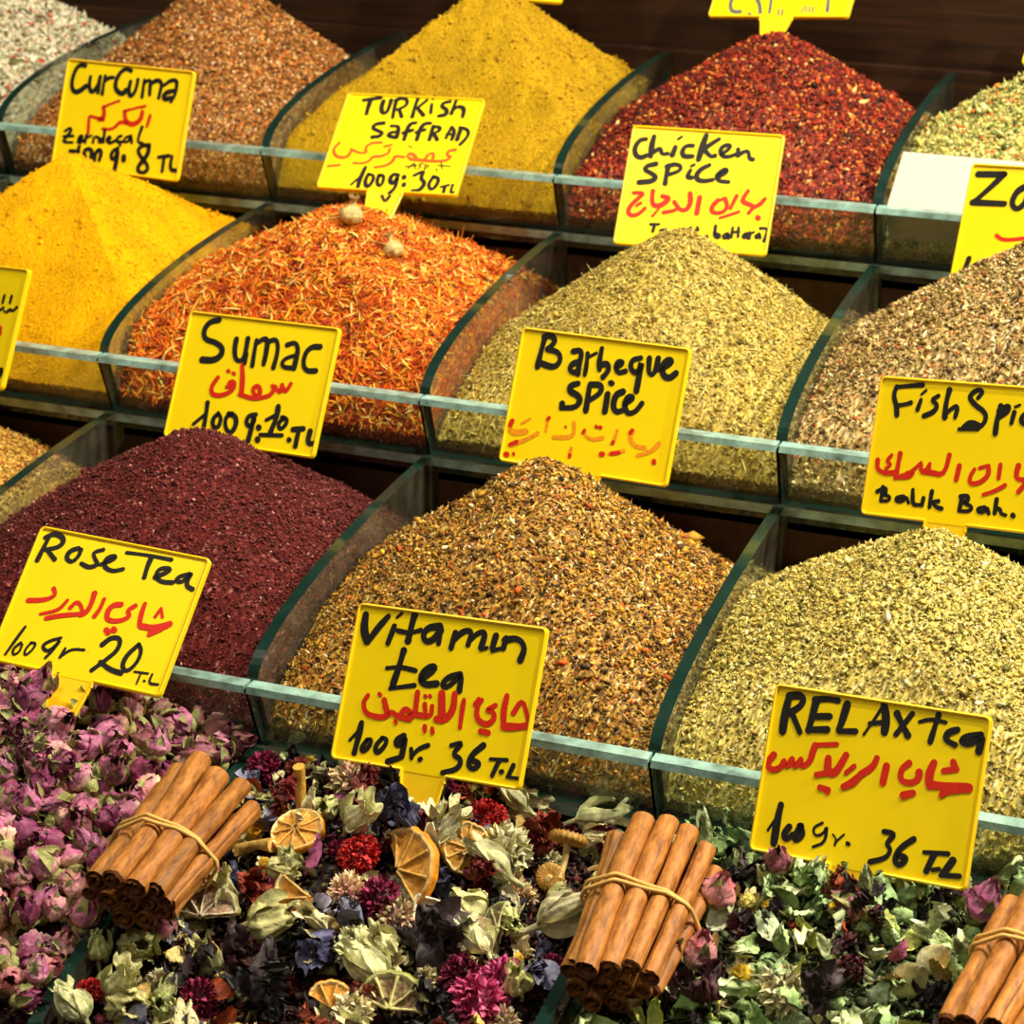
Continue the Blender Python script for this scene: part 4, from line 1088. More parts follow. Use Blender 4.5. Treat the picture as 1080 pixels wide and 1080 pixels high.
# ---- ball of bracts: globe amaranth, cockscomb
def ball_proto(name, seed, R, squash, n, bl, bw, c1, c2, stemlen=.0, leafy=False):
    def mk():
        rng = np.random.default_rng(seed); mb = MB()
        u = np.linspace(0, math.pi, 12); a = np.linspace(0, 2 * math.pi, 16, endpoint=False)
        P = np.stack([np.sin(u)[:, None] * np.cos(a), np.sin(u)[:, None] * np.sin(a), np.cos(u)[:, None] * squash * np.ones((1, 16))], -1) * R * .8
        mb.grid(P, lin(c1) * .5, close_v=True)
        i = np.arange(n) + .5; ph = np.arccos(1 - 2 * i / n); th = math.pi * (1 + 5 ** .5) * i
        for p_, t_ in zip(ph, th):
            d = np.array([math.sin(p_) * math.cos(t_), math.sin(p_) * math.sin(t_), math.cos(p_)]) + rng.normal(0, .08, 3); d /= np.linalg.norm(d)
            upv = np.array([0, 0, 1.0]) * .6 + rng.normal(0, .3, 3); dd = d + upv * .35; dd /= np.linalg.norm(dd)
            s_ = np.cross(dd, rng.normal(size=3)); s_ /= np.linalg.norm(s_); e_ = np.cross(dd, s_)
            o_ = d * R * .72 * np.array([1, 1, squash]); L = bl * rng.uniform(.7, 1.25); w_ = bw * rng.uniform(.7, 1.3)
            V = [o_ + s_ * w_ * .3, o_ - s_ * w_ * .3, o_ + dd * L * .55 - s_ * w_ * .5 + e_ * w_ * .25, o_ + dd * L + e_ * rng.normal(0, .3) * w_, o_ + dd * L * .55 + s_ * w_ * .5 + e_ * w_ * .25, o_ + dd * L * .5 - e_ * w_ * .3]
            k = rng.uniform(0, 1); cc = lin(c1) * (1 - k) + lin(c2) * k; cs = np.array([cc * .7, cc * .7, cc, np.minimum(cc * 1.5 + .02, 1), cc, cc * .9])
            mb.add(V, [(0, 1, 5), (1, 2, 5), (2, 3, 5), (3, 4, 5), (4, 0, 5)], cs)
        o = mb.obj(name, [M_petal])
        if stemlen: stem_mb(rng, stemlen, .0009).obj('stem', [M_leaf], o, smooth=True).location = (0, 0, .005 - R * squash * .7)
        if leafy:
            m2 = MB()
            for q in range(3): sheet(m2, R * 1.3, R * .6, rng, (0, 0, -R * .6 * squash), q * 2.1, 1.2, -.6, .2, .1, lin((150, 150, 96)))
            m2.obj('bract_leaf', [M_leaf], o, smooth=True)
        return o
    return mk
K_globe = Kind([ball_proto('globe_amaranth', 201, .0088, 1.0, 170, .0042, .0030, (112, 20, 56), (168, 48, 92), .006), ball_proto('globe_amaranth', 202, .0092, .92, 190, .0045, .0030, (100, 16, 46), (150, 34, 74), 0, True)])
K_pinkglobe = Kind([ball_proto('globe_amaranth', 205, .0098, .95, 200, .0050, .0030, (168, 36, 92), (226, 110, 158), .006)])
K_cocks = Kind([ball_proto('cockscomb_flower', 211, .011, .62, 420, .0026, .0026, (176, 18, 24), (206, 48, 44)), ball_proto('cockscomb_flower', 212, .0095, .55, 360, .0026, .0024, (150, 14, 24), (196, 34, 36))])
K_cream = Kind([ball_proto('everlasting_flower', 221, .009, .7, 120, .0050, .0038, (214, 200, 150), (232, 222, 182), 0, True), ball_proto('everlasting_flower', 222, .0085, .7, 130, .0052, .0028, (204, 150, 140), (230, 214, 160), 0, True)])
# ---- crumpled blossoms
def crumple_proto(name, seed, n, L, Wd, c1, c2, openr=(.3, 1.4), ruff=.28, calyx=None, curl=1.2):
    def mk():
        rng = np.random.default_rng(seed); mb = MB()
        for i in range(n):
            k = rng.uniform(.0, 1); cc = lin(c1) * (1 - k) + lin(c2) * k
            sheet(mb, L * rng.uniform(.7, 1.15), Wd * rng.uniform(.7, 1.2), rng, rng.normal(0, L * .05, 3), i * 2.4 + rng.uniform(-.4, .4), rng.uniform(*openr), rng.normal(0, curl), rng.uniform(-.8, .8), ruff, cc, cc * rng.uniform(.7, 1.4), 12, 9, .5, rng.normal(0, .8))
        o = mb.obj(name, [M_petal], smooth=True)
        if calyx is not None:
            m2 = MB()
            for i in range(5): sheet(m2, L * .7, L * .35, rng, (0, 0, -.004), i * 1.257, .5, -.2, -.4, .06, lin(calyx), None, 8, 5)
            m2.obj('calyx', [M_leaf], o, smooth=True)
        return o
    return mk
K_blue = Kind([crumple_proto('mallow_blossom', 301, 8, .015, .013, (50, 48, 66), (92, 90, 118), (.2, 1.3), .3), crumple_proto('mallow_blossom', 302, 6, .016, .012, (84, 80, 108), (142, 138, 164), (.1, .6), .26, (170, 168, 110), .5)])
K_black = Kind([crumple_proto('hibiscus_petal', 311, 6, .018, .013, (34, 25, 26), (66, 50, 52), (.2, 1.5), .38, None, 1.8), crumple_proto('hibiscus_petal', 312, 8, .016, .009, (28, 27, 30), (58, 46, 50), (.0, 1.3), .40, None, 2.0), crumple_proto('hibiscus_petal', 313, 5, .018, .010, (70, 30, 38), (40, 28, 30), (.3, 1.2), .36, None, 1.6)])
K_dred = Kind([crumple_proto('red_blossom', 321, 14, .012, .009, (84, 18, 22), (118, 34, 32), (.1, 1.5), .28), crumple_proto('red_blossom', 322, 12, .013, .010, (110, 40, 28), (150, 60, 40), (.1, 1.4), .26)])
K_straw = Kind([crumple_proto('straw_petal', 341, 4, .016, .009, (214, 178, 92), (232, 212, 150), (.3, 1.4), .2), crumple_proto('straw_petal', 342, 3, .018, .010, (206, 196, 140), (226, 216, 170), (.3, 1.3), .18)])
K_purp = Kind([crumple_proto('rose_petal', 331, 1, .017, .016, (142, 62, 112), (170, 100, 130), (.6, .8), .14, None, 1.4), crumple_proto('rose_petal', 332, 1, .014, .013, (176, 70, 40), (196, 120, 60), (.6, .8), .1, None, .6)])
# ---- pale pods (ribbed, ragged mouth)
def pod_proto(seed, L=.026, R=.0078, c=(206, 202, 150), flare=1.0):
    def mk():
        rng = np.random.default_rng(seed); mb = MB(); nu, nv = 20, 30
        t = np.linspace(0, 1, nu); a = np.linspace(0, 2 * math.pi, nv, endpoint=False); T_, A_ = np.meshgrid(t, a, indexing='ij')
        r = np.interp(t, [0, .05, .15, .32, .5, .7, .88, 1], [.12, .4, .9, 1.0, .72, .55, .66 * flare, .9 * flare])[:, None] * R
        r = r * (1 + .09 * np.cos(A_ * 10) * (T_ > .1) + .10 * np.cos(A_ * 5 + 1) * T_) * (1 + .04 * rng.normal(size=T_.shape))
        z = L * T_ * (1 - .2 * (T_ > .75) * (.5 + .5 * np.cos(A_ * 5 + rng.uniform(0, 6))) - .06 * rng.random(T_.shape) * (T_ > .9))
        sq = rng.uniform(.55, .8)
        P = np.stack([r * np.cos(A_) + .002 * np.sin(T_ * 3), r * np.sin(A_) * sq, z], -1)
        cc = lin(c) * (1 + .22 * np.cos(A_ * 10 + .5) + .25 * (T_ - .5))[..., None]
        mb.grid(P, cc, close_v=True)
        o = mb.obj('flower_pod', [M_leaf], smooth=True)
        m2 = MB()
        for i in range(rng.integers(3, 6)): sheet(m2, L * rng.uniform(.55, .95), R * 1.1, rng, (0, 0, .001), i * 1.5 + rng.uniform(-.3, .3), .9, -1.0, -.5, .06, lin(c) * .85, lin(c) * 1.1, 9, 6)
        m2.obj('sepal', [M_leaf], o, smooth=True)
        m3 = MB(); tube(m3, [(0, 0, .002), (.0006, 0, -.003), (.0015, .0005, -.0065)], [.0016, .0012, .0011], lin(c) * .8, 7); m3.obj('stem', [M_leaf], o, smooth=True)
        return o
    return mk
K_pod = Kind([pod_proto(401), pod_proto(402, .021, .0088, (188, 184, 126), .6), pod_proto(403, .029, .0068, (216, 208, 162), 1.2), pod_proto(404, .018, .009, (178, 178, 116), .5)])
# ---- citrus slices
def citrus_proto(seed, name, R, a0, a1, rind, pith, flesh, memb, nseg=9, thick=.0042):
    def mk():
        rng = np.random.default_rng(seed); full = a1 - a0 > 6.2; na = max(10, int((a1 - a0) * 9))
        a = np.linspace(a0, a1, na); warp = lambda x, y: .10 * R * np.sin(x / R * 2.1 + 1) * np.cos(y / R * 1.7)
        rr = np.linspace(0.02, .9, 12) * R; A_, R_ = np.meshgrid(a, rr, indexing='ij')
        mb = MB()
        for sgn in (1, -1):
            x, y = R_ * np.cos(A_), R_ * np.sin(A_); seg = np.abs(np.sin(A_ * nseg / 2)); dep = thick * .5 * (1 - .55 * seg ** .5 * np.clip((R_ / R) * 3, 0, 1)) + rng.normal(0, .00022, x.shape)
            k = (rng.random(x.shape) ** 2)[..., None]; k3 = (R_ / R > .86)[..., None] * .8; cc = lin(flesh) * (1 - k * .5) + lin(memb) * k * .5; cc = cc * (1 - k3) + lin(pith) * k3
            mb.grid(np.stack([x, y, sgn * dep + warp(x, y)], -1), cc)
        o = mb.obj(name, [M_petal], smooth=True)
        m2 = MB(); th = np.linspace(0, 2 * math.pi, 10, endpoint=False); P = np.zeros((na, 10, 3)); cc = np.zeros((na, 10, 3))
        for i, an in enumerate(a):
            er = R * (.95 + .02 * rng.normal()) + np.cos(th) * R * .075; zz = np.sin(th) * thick * .62
            x, y = er * math.cos(an), er * math.sin(an); P[i] = np.stack([x, y, zz + warp(x, y)], -1)
            out = np.clip(np.cos(th) * 1.6 + .2, 0, 1)[:, None]; cc[i] = lin(pith) * (1 - out) + lin(rind) * out
        m2.grid(P, cc, close_v=True)
        for e in (0, -1): m2.add(P[e], [tuple(range(10))], lin(pith))
        m2.obj('rind', [M_petal], o, smooth=True)
        m3 = MB()
        for s_ in range(int(a0 * nseg / (2 * math.pi)) - 1, int(a1 * nseg / (2 * math.pi)) + 2):
            an = s_ * 2 * math.pi / nseg
            if a0 - .01 <= an <= a1 + .01:
                for sg in (1, -1):
                    q = np.linspace(.05, .9, 5) * R; x, y = q * math.cos(an), q * math.sin(an) + rng.normal(0, .0002, 5)
                    tube(m3, np.stack([x, y, sg * thick * .48 + warp(x, y)], -1), [.0009, .0006, .0005, .0006, .0009], lin(memb), 5)
        if m3.n: m3.obj('membrane', [M_petal], o, smooth=True)
        return o
    return mk
OR = ((222, 138, 20), (246, 226, 164), (206, 140, 44), (230, 180, 96)); LM = ((150, 146, 84), (238, 230, 198), (150, 112, 88), (240, 228, 200)); LI = ((120, 128, 40), (206, 204, 150), (96, 66, 46), (196, 188, 130))
K_orange = Kind([citrus_proto(501, 'orange_slice', .0175, 0, math.pi, *OR), citrus_proto(502, 'orange_slice', .0165, 0, 2.0, *OR), citrus_proto(503, 'orange_slice', .014, 0, 6.283, *OR)])
K_lemon = Kind([citrus_proto(511, 'lemon_slice', .0195, 0, math.pi, *LM), citrus_proto(512, 'lemon_slice', .0165, 0, 2.9, *LM)])
K_lime = Kind([citrus_proto(513, 'lime_slice', .0150, 0, 3.0, *LI)])
# ---- chamomile and a brown spent head
def cham_proto(seed, petal, core, n=12, L=.006):
    def mk():
        rng = np.random.default_rng(seed); mb = MB(); u = np.linspace(0, math.pi / 2, 7); a = np.linspace(0, 2 * math.pi, 14, endpoint=False)
        P = np.stack([np.sin(u)[:, None] * np.cos(a), np.sin(u)[:, None] * np.sin(a), np.cos(u)[:, None] * 1.1 * np.ones((1, 14))], -1) * .0038 * (1 + .08 * rng.normal(size=(7, 14, 1)))
        mb.grid(P, lin(core), close_v=True); o = mb.obj('chamomile_head', [M_petal])
        m2 = MB()
        for i in range(n): sheet(m2, L * rng.uniform(.7, 1.1), .0030, rng, (0, 0, 0), i * 6.28 / n, rng.uniform(1.2, 2.0), rng.uniform(-.5, .8), .3, .1, lin(petal), None, 6, 5)
        m2.obj('petal_ring', [M_petal], o, smooth=True)
        stem_mb(rng, .007, .0007).obj('stem', [M_leaf], o, smooth=True).location = (0, 0, .004); return o
    return mk
K_cham = Kind([cham_proto(601, (226, 218, 170), (206, 166, 30)), cham_proto(602, (214, 204, 150), (190, 180, 90))])
def spent_proto(seed):
    def mk():
        rng = np.random.default_rng(seed); mb = MB(); n = 40; a = np.linspace(0, 2 * math.pi, n, endpoint=False); t = np.linspace(0, 1, 8)
        r = np.interp(t, [0, .3, .7, .9, 1], [.001, .005, .0088, .0092, .0075]); z = np.interp(t, [0, .3, .7, .9, 1], [.0, .0008, -.0002, -.0028, -.0042])
        P = np.stack([r[:, None] * np.cos(a), r[:, None] * np.sin(a), (z[:, None] + .0005 * np.cos(a * 20)[None] * t[:, None])], -1)
        mb.grid(P, lin((168, 122, 50)) * (1 + .3 * np.cos(a * 20))[None, :, None] * np.ones((8, 1, 1)), close_v=True)
        o = mb.obj('spent_flower_head', [M_petal], smooth=True)
        m2 = MB(); tube(m2, [(0, 0, 0), (.0008, 0, .008), (.0005, .001, .017)], [.0018, .0014, .0017], lin((206, 176, 110)), 8); m2.obj('stem', [M_leaf], o, smooth=True); return o
    return mk
K_spent = Kind([spent_proto(611)])
def stick_proto(seed):
    def mk():
        rng = np.random.default_rng(seed); mb = MB(); tube(mb, [(0, 0, -.012), (.001, 0, -.003), (0, .001, .006), (.002, 0, .013)], [.0022, .0026, .0020, .0030], lin((196, 150, 60)), 8)
        return mb.obj('dried_stalk', [M_leaf], smooth=True)
    return mk
K_stalk = Kind([stick_proto(621)])
# ---- leaves
def leaf_proto(name, seed, L, Wd, c, c2, curl, ruff, n=1):
    def mk():
        rng = np.random.default_rng(seed); mb = MB()
        for i in range(n): sheet(mb, L, Wd, rng, (0, 0, -.002), i * 2.6, rng.uniform(.6, 1.4), rng.normal(0, curl), rng.uniform(-1.0, 1.0), ruff, lin(c), lin(c2), 13, 9, .6, rng.normal(0, 1.2))
        o = mb.obj(name, [M_leaf], smooth=True)
        if seed % 3 == 0: stem_mb(rng, .006, .0005, (150, 150, 100)).obj('stalk', [M_leaf], o, smooth=True).location = (0, 0, .004)
        return o
    return mk
K_leaf = Kind([leaf_proto('mint_leaf', 700 + i, *q) for i, q in enumerate([
    (.018, .010, (161, 187, 126), (216, 236, 178), 1.6, 0.26), (.022, .012, (137, 167, 103), (202, 228, 158), 2.2, 0.24), (.015, .009, (216, 236, 184), (172, 202, 137), 1.4, .2),
    (.024, .009, (172, 189, 120), (230, 236, 187), 2.4, 0.22), (.013, .010, (126, 152, 91), (187, 210, 137), 1.8, .22), (.019, .012, (236, 236, 202), (187, 210, 144), 2.0, 0.25),
    (.017, .008, (210, 210, 111), (167, 172, 85), 1.7, .15), (.020, .011, (150, 176, 115), (202, 224, 167), 2.8, 0.28)])])
K_pale = Kind([leaf_proto('pale_peel', 751, .014, .011, (210, 200, 150), (196, 176, 120), .6, .06), leaf_proto('pale_peel', 752, .012, .010, (204, 176, 110), (180, 140, 80), .8, .1)])
K_berry = Kind([ball_proto('dried_berry', 771, .0055, 1.0, 90, .0018, .0022, (76, 24, 34), (104, 40, 46))])

PLACED = []                                   # (x, y, z, radius)
def off_cards(p, rad):
    """keeps a piece in front of a price card's plate and stake instead of through it"""
    p = np.array(p, float)
    for key in ('rose', 'vitamin', 'relax'):
        c, R, w_, h_, _t = SIGNS[key]; R = np.array(R)
        for _i in range(12):
            l = R.T @ (p - np.array(c)); hw = w_ / 2 + rad if l[2] > -h_ / 2 - rad else .014 + rad * .7
            if abs(l[0]) < hw and -(rad + .004) < l[1] < rad + .006 and l[2] > -h_ / 2 - .05: p[1] -= .003; p[2] -= .0003
            else: break
    return p
def place(kind, p, sc, label, cat, group=None, axis=None, roll=None, j=None, rad=.009, tint=None, rng=RNG):
    o = kind.get(j); p = off_cards(p, max(rad, .008) * .9)
    if axis is None:
        axis = rng.normal(size=3); axis[2] = abs(axis[2]) * .8 + .1; axis[1] -= .3
    orient(o, tuple(p), tuple(axis), rng.uniform(0, 6.28) if roll is None else roll, sc)
    if tint is None: g = math.exp(rng.normal(0, .10)); tint = (g * rng.uniform(.94, 1.06), g, g * rng.uniform(.94, 1.06))
    set_col(o, tint); tag(o, label, cat, group); PLACED.append((p[0], p[1], p[2], rad)); return o
def atpx(kind, x, y, sc, label, cat, group=None, up=.004, **kw):
    p = hit(x, y) + np.array([0, 0, up]); return place(kind, p, sc, label, cat, group, **kw)
def clear(x, y, rad, f=1.0):
    for a, b, c_, r_ in PLACED:
        if (a - x) ** 2 + (b - y) ** 2 < ((rad + r_) * f) ** 2: return False
    return True
# ------------------------------------------------------------------ cinnamon bundles
M_cin = None
def cin_mat():
    mt, nt, p = newmat('cinnamon_bark'); tc = nt.nodes.new('ShaderNodeTexCoord'); mp = nt.nodes.new('ShaderNodeMapping'); mp.inputs['Scale'].default_value = (330, 330, 90)
    n = nt.nodes.new('ShaderNodeTexNoise'); n.inputs['Scale'].default_value = 1; n.inputs['Detail'].default_value = 5; n.inputs['Roughness'].default_value = .65
    at = nt.nodes.new('ShaderNodeAttribute'); at.attribute_name = 'col'
    r = nt.nodes.new('ShaderNodeValToRGB'); r.color_ramp.elements[0].position = .32; r.color_ramp.elements[1].position = .68
    r.color_ramp.elements[0].color = (.42, .34, .28, 1); r.color_ramp.elements[1].color = (1.3, 1.32, 1.35, 1)
    mx = nt.nodes.new('ShaderNodeVectorMath'); mx.operation = 'MULTIPLY'
    nt.links.new(tc.outputs['Object'], mp.inputs[0]); nt.links.new(mp.outputs[0], n.inputs['Vector']); nt.links.new(n.outputs[0], r.inputs[0])
    nt.links.new(at.outputs['Color'], mx.inputs[0]); nt.links.new(r.outputs[0], mx.inputs[1])
    oi = nt.nodes.new('ShaderNodeObjectInfo'); m2 = nt.nodes.new('ShaderNodeVectorMath'); m2.operation = 'MULTIPLY'
    nt.links.new(mx.outputs[0], m2.inputs[0]); nt.links.new(oi.outputs['Color'], m2.inputs[1]); nt.links.new(m2.outputs[0], p.inputs['Base Color'])
    p.inputs['Roughness'].default_value = .5; p.inputs['Specular IOR Level'].default_value = .3
    bump(nt, p, n.outputs[0], .5, .0008); return mt
M_cin = cin_mat()
M_band = plain('rubber_band', (214, 172, 92), .5, .35, 300, .12)
def stick_mesh(mb, seed, L, R):
    rng = np.random.default_rng(seed); ns = 26; K = 18
    # double scroll cross-section, centre line
    def scroll(sg):
        t = np.linspace(0, 1, ns); th = math.pi / 2 * sg + sg * t * math.pi * rng.uniform(2.0, 2.4) * .86
        rr = R * np.interp(t, [0, .45, .6, 1], [1, .97, .60, .26]); off = np.interp(t, [0, .5, 1], [0, 0, .36]) * R
        return np.stack([rr * np.cos(th - math.pi / 2 * 0) + 0, rr * np.sin(th)], -1), t
    t = np.linspace(0, 1, 2 * ns); turns = rng.uniform(1.75, 2.1); th = t * turns * 2 * math.pi + rng.uniform(0, 6.28)
    rr = R * np.interp(t, [0, .45, .52, 1], [.24, .66, .90, 1.0])
    cl = np.stack([rr * np.cos(th), rr * np.sin(th)], -1)
    tn = np.gradient(cl, axis=0); tn /= np.linalg.norm(tn, axis=1)[:, None]; nn = np.stack([tn[:, 1], -tn[:, 0]], -1); hw = .00055
    sec = np.vstack([cl + nn * hw, (cl - nn * hw)[::-1]]); m_ = len(sec)
    z = np.linspace(0, L, K); bx = rng.normal(0, .0008, 2); ph = rng.uniform(0, 6)
    P = np.zeros((K, m_, 3))
    lump = 1 + .035 * fbm(np.linspace(0, 5, K)[:, None] * np.ones((1, m_)), np.linspace(0, 4, m_)[None] * np.ones((K, 1)), 1, seed, 2) * 2
    for i in range(K):
        s = 1 + .05 * math.sin(i * .7 + ph)
        P[i, :, 0] = sec[:, 0] * s * lump[i] + bx[0] * math.sin(z[i] / L * 3.1); P[i, :, 1] = sec[:, 1] * s * lump[i] + bx[1] * math.sin(z[i] / L * 3.1); P[i, :, 2] = z[i]
    P[0, :, 2] += rng.normal(0, .0003, m_) + .001 * np.sin(th[0] + np.linspace(0, 6, m_)); P[-1, :, 2] += .0012 * np.sin(np.linspace(0, 9, m_))
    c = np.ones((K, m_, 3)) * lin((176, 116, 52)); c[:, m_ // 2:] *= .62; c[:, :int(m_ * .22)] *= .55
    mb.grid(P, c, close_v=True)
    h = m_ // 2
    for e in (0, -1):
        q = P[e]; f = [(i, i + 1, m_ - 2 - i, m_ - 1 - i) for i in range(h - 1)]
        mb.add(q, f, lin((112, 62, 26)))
def bundle(A, B, packing, seed, label, tight=.42):
    rng = np.random.default_rng(seed); A = np.array(A); B = np.array(B); ax = B - A; Ln = np.linalg.norm(ax); ax /= Ln
    side = np.cross(ax, (0, 0, 1)); side /= np.linalg.norm(side); up = np.cross(side, ax)
    root = empty('cinnamon_bundle', tuple(A)); tag(root, label, 'cinnamon sticks', 'cinnamon bundles lying on the tray dividers')
    q = Matrix((tuple(side), tuple(up), tuple(ax))).transposed().to_4x4(); q.translation = Vector(A); root.matrix_world = q
    circ = []
    for i, (u, v, r, l0, l1, fan) in enumerate(packing):
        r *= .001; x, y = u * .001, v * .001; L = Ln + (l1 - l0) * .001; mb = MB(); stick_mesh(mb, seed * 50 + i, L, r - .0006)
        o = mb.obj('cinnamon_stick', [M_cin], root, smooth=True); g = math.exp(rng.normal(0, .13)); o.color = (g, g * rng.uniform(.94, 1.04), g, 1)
        # axis passes (x, y) at the band and fans out towards the far end
        dx = fan * .001 / Ln + rng.normal(0, .008); dy = rng.normal(0, .012); d = Vector((dx, dy, 1)).normalized(); zb = Ln * tight
        o.rotation_mode = 'QUATERNION'; o.rotation_quaternion = Vector((0, 0, 1)).rotation_difference(d) @ Quaternion((0, 0, 1), rng.uniform(0, 6.28))
        o.location = (x - dx * zb, y - dy * zb, l0 * .001); circ.append((x, y, r + .0006))
    for s_, zo, tilt in ((0, 0, .05), (1, .0028, -.06)):                    # rubber band: two loops round the hull
        pts = []
        for a in np.linspace(0, 2 * math.pi, 72, endpoint=False):
            d = np.array([math.cos(a), math.sin(a)]); best = max(circ, key=lambda c: c[0] * d[0] + c[1] * d[1] + c[2])
            pts.append((best[0] + best[2] * d[0], best[1] + best[2] * d[1]))
        pts = np.array(pts); dense = []
        for a, b in zip(pts, np.roll(pts, -1, 0)):
            nn = max(1, int(np.linalg.norm(b - a) / .002)); dense += [a + (b - a) * k / nn for k in range(nn)]
        p2 = np.array(dense); 
        p3 = np.column_stack([p2[:, 0] * 1.02, p2[:, 1] * 1.02, Ln * tight + zo + p2[:, 0] * tilt + p2[:, 1] * .1 + .0004 * np.sin(np.arange(len(p2)) * .4)])
        mb = MB(); tube(mb, p3, .0011, n=7, closed=True); mb.obj('rubber_band', [M_band], root, smooth=True)
    for t in (.1, .35, .6, .85): 
        c = A + ax * Ln * t; PLACED.append((c[0], c[1], c[2], .020))
PK1 = [(-20, 4, 6.3, 4, 6, 2), (-8.5, 10, 6.6, 0, 10, 1), (4.5, 8, 6.4, 0, 2, 3), (15, 4, 5.8, 4, 4, 7), (22, -4, 5.4, 6, -4, 12), (-14.5, -6, 5.8, 2, -4, 0), (-2.5, -3, 6.2, 1, 0, 1), (9, -5, 6, 4, -2, 4),
       (17, -12.5, 5.6, 8, -6, 8), (-7, -15, 6, 1, -8, 0), (5.5, -16.5, 5.8, 3, -8, 3), (-26, -4, 4.6, 4, -3, -2)]
bundle((.026, .054, .104), (.0215, .147, .117), PK1, 5, 'cinnamon stick bundle banded twice, leaning between rosebuds and mixed flowers')
PK2 = [(-22, 5, 6.2, 2, -8, -2), (-12, 10.5, 6.8, 0, 2, 0), (-.5, 9.5, 6.2, 3, 5, 2), (10, 9, 5.4, 6, 3, 3), (20, 4, 5.2, 8, -3, 8), (-18, -6, 5.8, 0, -4, 0), (-6, -2.5, 6.0, 2, -3, 0), (5, -3, 5.6, 4, -3, 3), (15, -6, 5.6, 6, -4, 6),
       (-11, -14, 5.8, 0, -6, 0), (1, -14.5, 6.0, 2, -6, 2), (24, -6, 4.6, 8, -8, 10)]
bundle((.2685, .087, .090), (.264, .186, .115), PK2, 8, 'cinnamon stick bundle between the mixed flowers and the green leaf mix', .5)
PK3 = [(-22, 3, 5.6, 2, -4, 0), (-12, 9, 6.4, 0, 6, 2), (1, 10, 6.4, 2, 8, 2), (12, 6, 6.0, 0, 4, 3), (-16, -7, 5.6, 0, 0, 0), (-5, -3, 5.8, 0, 0, 0), (7, -5, 6.2, -6, 2, 0), (19, -4, 5.2, 2, 2, 4), (-8, -14, 5.6, 0, 0, 0), (4, -16, 5.6, 2, 0, 0), (15, -15, 5.2, 2, 0, 2)]
bundle((.449, .086, .104), (.463, .180, .121), PK3, 11, 'cinnamon stick bundle past the green leaf mix, cut by the picture edge', .55)

# ------------------------------------------------------------------ mixed flower tray: the pieces that stand out
CAMD = (.25, -.75, .6)
fl = lambda *a, **k: atpx(*a, **k)
def q(kind, x, y, sc, label, cat, **k):
    k.setdefault('rad', .008 * sc); return atpx(kind, x, y, sc, label, cat, **k)
Bg = 'globe flower'
q(K_globe, 279, 816, 1.0, 'dark crimson globe amaranth against the glass just below the lone purple rosebud', Bg, axis=(0, -.3, 1), rad=.009)
q(K_globe, 476, 847, 1.1, 'crimson globe amaranth right beside the stake of the Vitamin tea card', Bg, axis=(0, -.2, 1), rad=.009)
q(K_globe, 401, 955, 1.15, 'purple-crimson globe amaranth above the dark withered petal, mid tray', Bg, axis=(.2, -.3, 1), rad=.009)
q(K_globe, 485, 1036, 1.05, 'dark globe amaranth half behind the two bright pink ones', Bg, axis=(.2, -.5, 1), rad=.008)
q(K_pinkglobe, 530, 1040, 1.0, 'bright pink globe amaranth beside the green divider bar', Bg, axis=(.3, -.5, 1), rad=.009)
q(K_pinkglobe, 503, 1066, 1.3, 'largest bright pink globe amaranth at the lower picture edge', Bg, axis=(-.2, -.8, .6), rad=.011)
q(K_globe, 636, 890, .8, 'small crimson globe amaranth touching the second cinnamon bundle', Bg, axis=(0, -.4, 1))
q(K_globe, 211, 1058, .9, 'dark crimson globe amaranth sunk beside the black blossom', Bg, axis=(0, -.4, 1))
q(K_cocks, 379, 908, 1.15, 'bright red cockscomb flower between the orange slices', 'red flower', axis=(-.3, -.5, 1), rad=.011)
q(K_cocks, 514, 868, 1.25, 'wide bright red cockscomb flower behind the cream blossom', 'red flower', axis=(.1, -.1, 1), rad=.012)
q(K_cocks, 219, 937, 1.0, 'red cockscomb flower resting over the lemon slice', 'red flower', axis=(-.5, -.3, 1), rad=.009)
q(K_cocks, 95, 1052, .75, 'small red cockscomb flower near the dark divider bar', 'red flower', axis=(.2, -.4, 1))
q(K_cocks, 421, 838, .6, 'small red cockscomb scrap by the indigo mallow', 'red flower', axis=(.2, -.4, 1))
Br = 'dried flower'
q(K_dred, 310, 848, 1.0, 'dark red crumpled blossom behind the orange slice with the stalk', Br)
q(K_dred, 312, 820, .9, 'dark red crumpled blossom at the top edge of the flower heap', Br)
q(K_dred, 392, 843, 1.15, 'maroon crumpled blossom beside the indigo mallow', Br)
q(K_dred, 577, 893, 1.2, 'maroon crumpled blossom behind the spent brown head', Br)
q(K_dred, 262, 945, 1.1, 'rusty red blossom scrap behind the thick green pod', Br, j=1)
q(K_dred, 510, 930, 1.0, 'dark red blossom below the cream flower', Br)
q(K_dred, 375, 1058, .9, 'dark red blossom among the lowest pods', Br)
q(K_blue, 430, 862, 1.2, 'large dark indigo mallow blossom below the card stake', Br, j=0, axis=(0, -.4, 1), rad=.012)
q(K_blue, 284, 857, .9, 'lilac mallow blossom beside the stalked orange slice', Br, j=1)
q(K_blue, 332, 962, 1.0, 'pale blue mallow blossom under the small orange wedge', Br, j=1, tint=(1.2, 1.2, 1.15))
q(K_blue, 346, 1020, 1.0, 'violet mallow blossom above the black withered flower', Br, j=0, tint=(1.1, 1.1, 1.4))
q(K_blue, 188, 978, .95, 'slim blue-violet mallow hanging under the lemon slice', Br, j=1, axis=(.1, -.8, -.5))
q(K_blue, 517, 876, .9, 'lilac mallow blossom draped on the red cockscomb', Br, j=1, tint=(1.4, 1.35, 1.35))
q(K_blue, 567, 1024, 1.0, 'grey-violet mallow by the divider bar', Br, j=1)
q(K_blue, 374, 808, .8, 'small violet blossom at the tray rear below the card', Br, j=0)
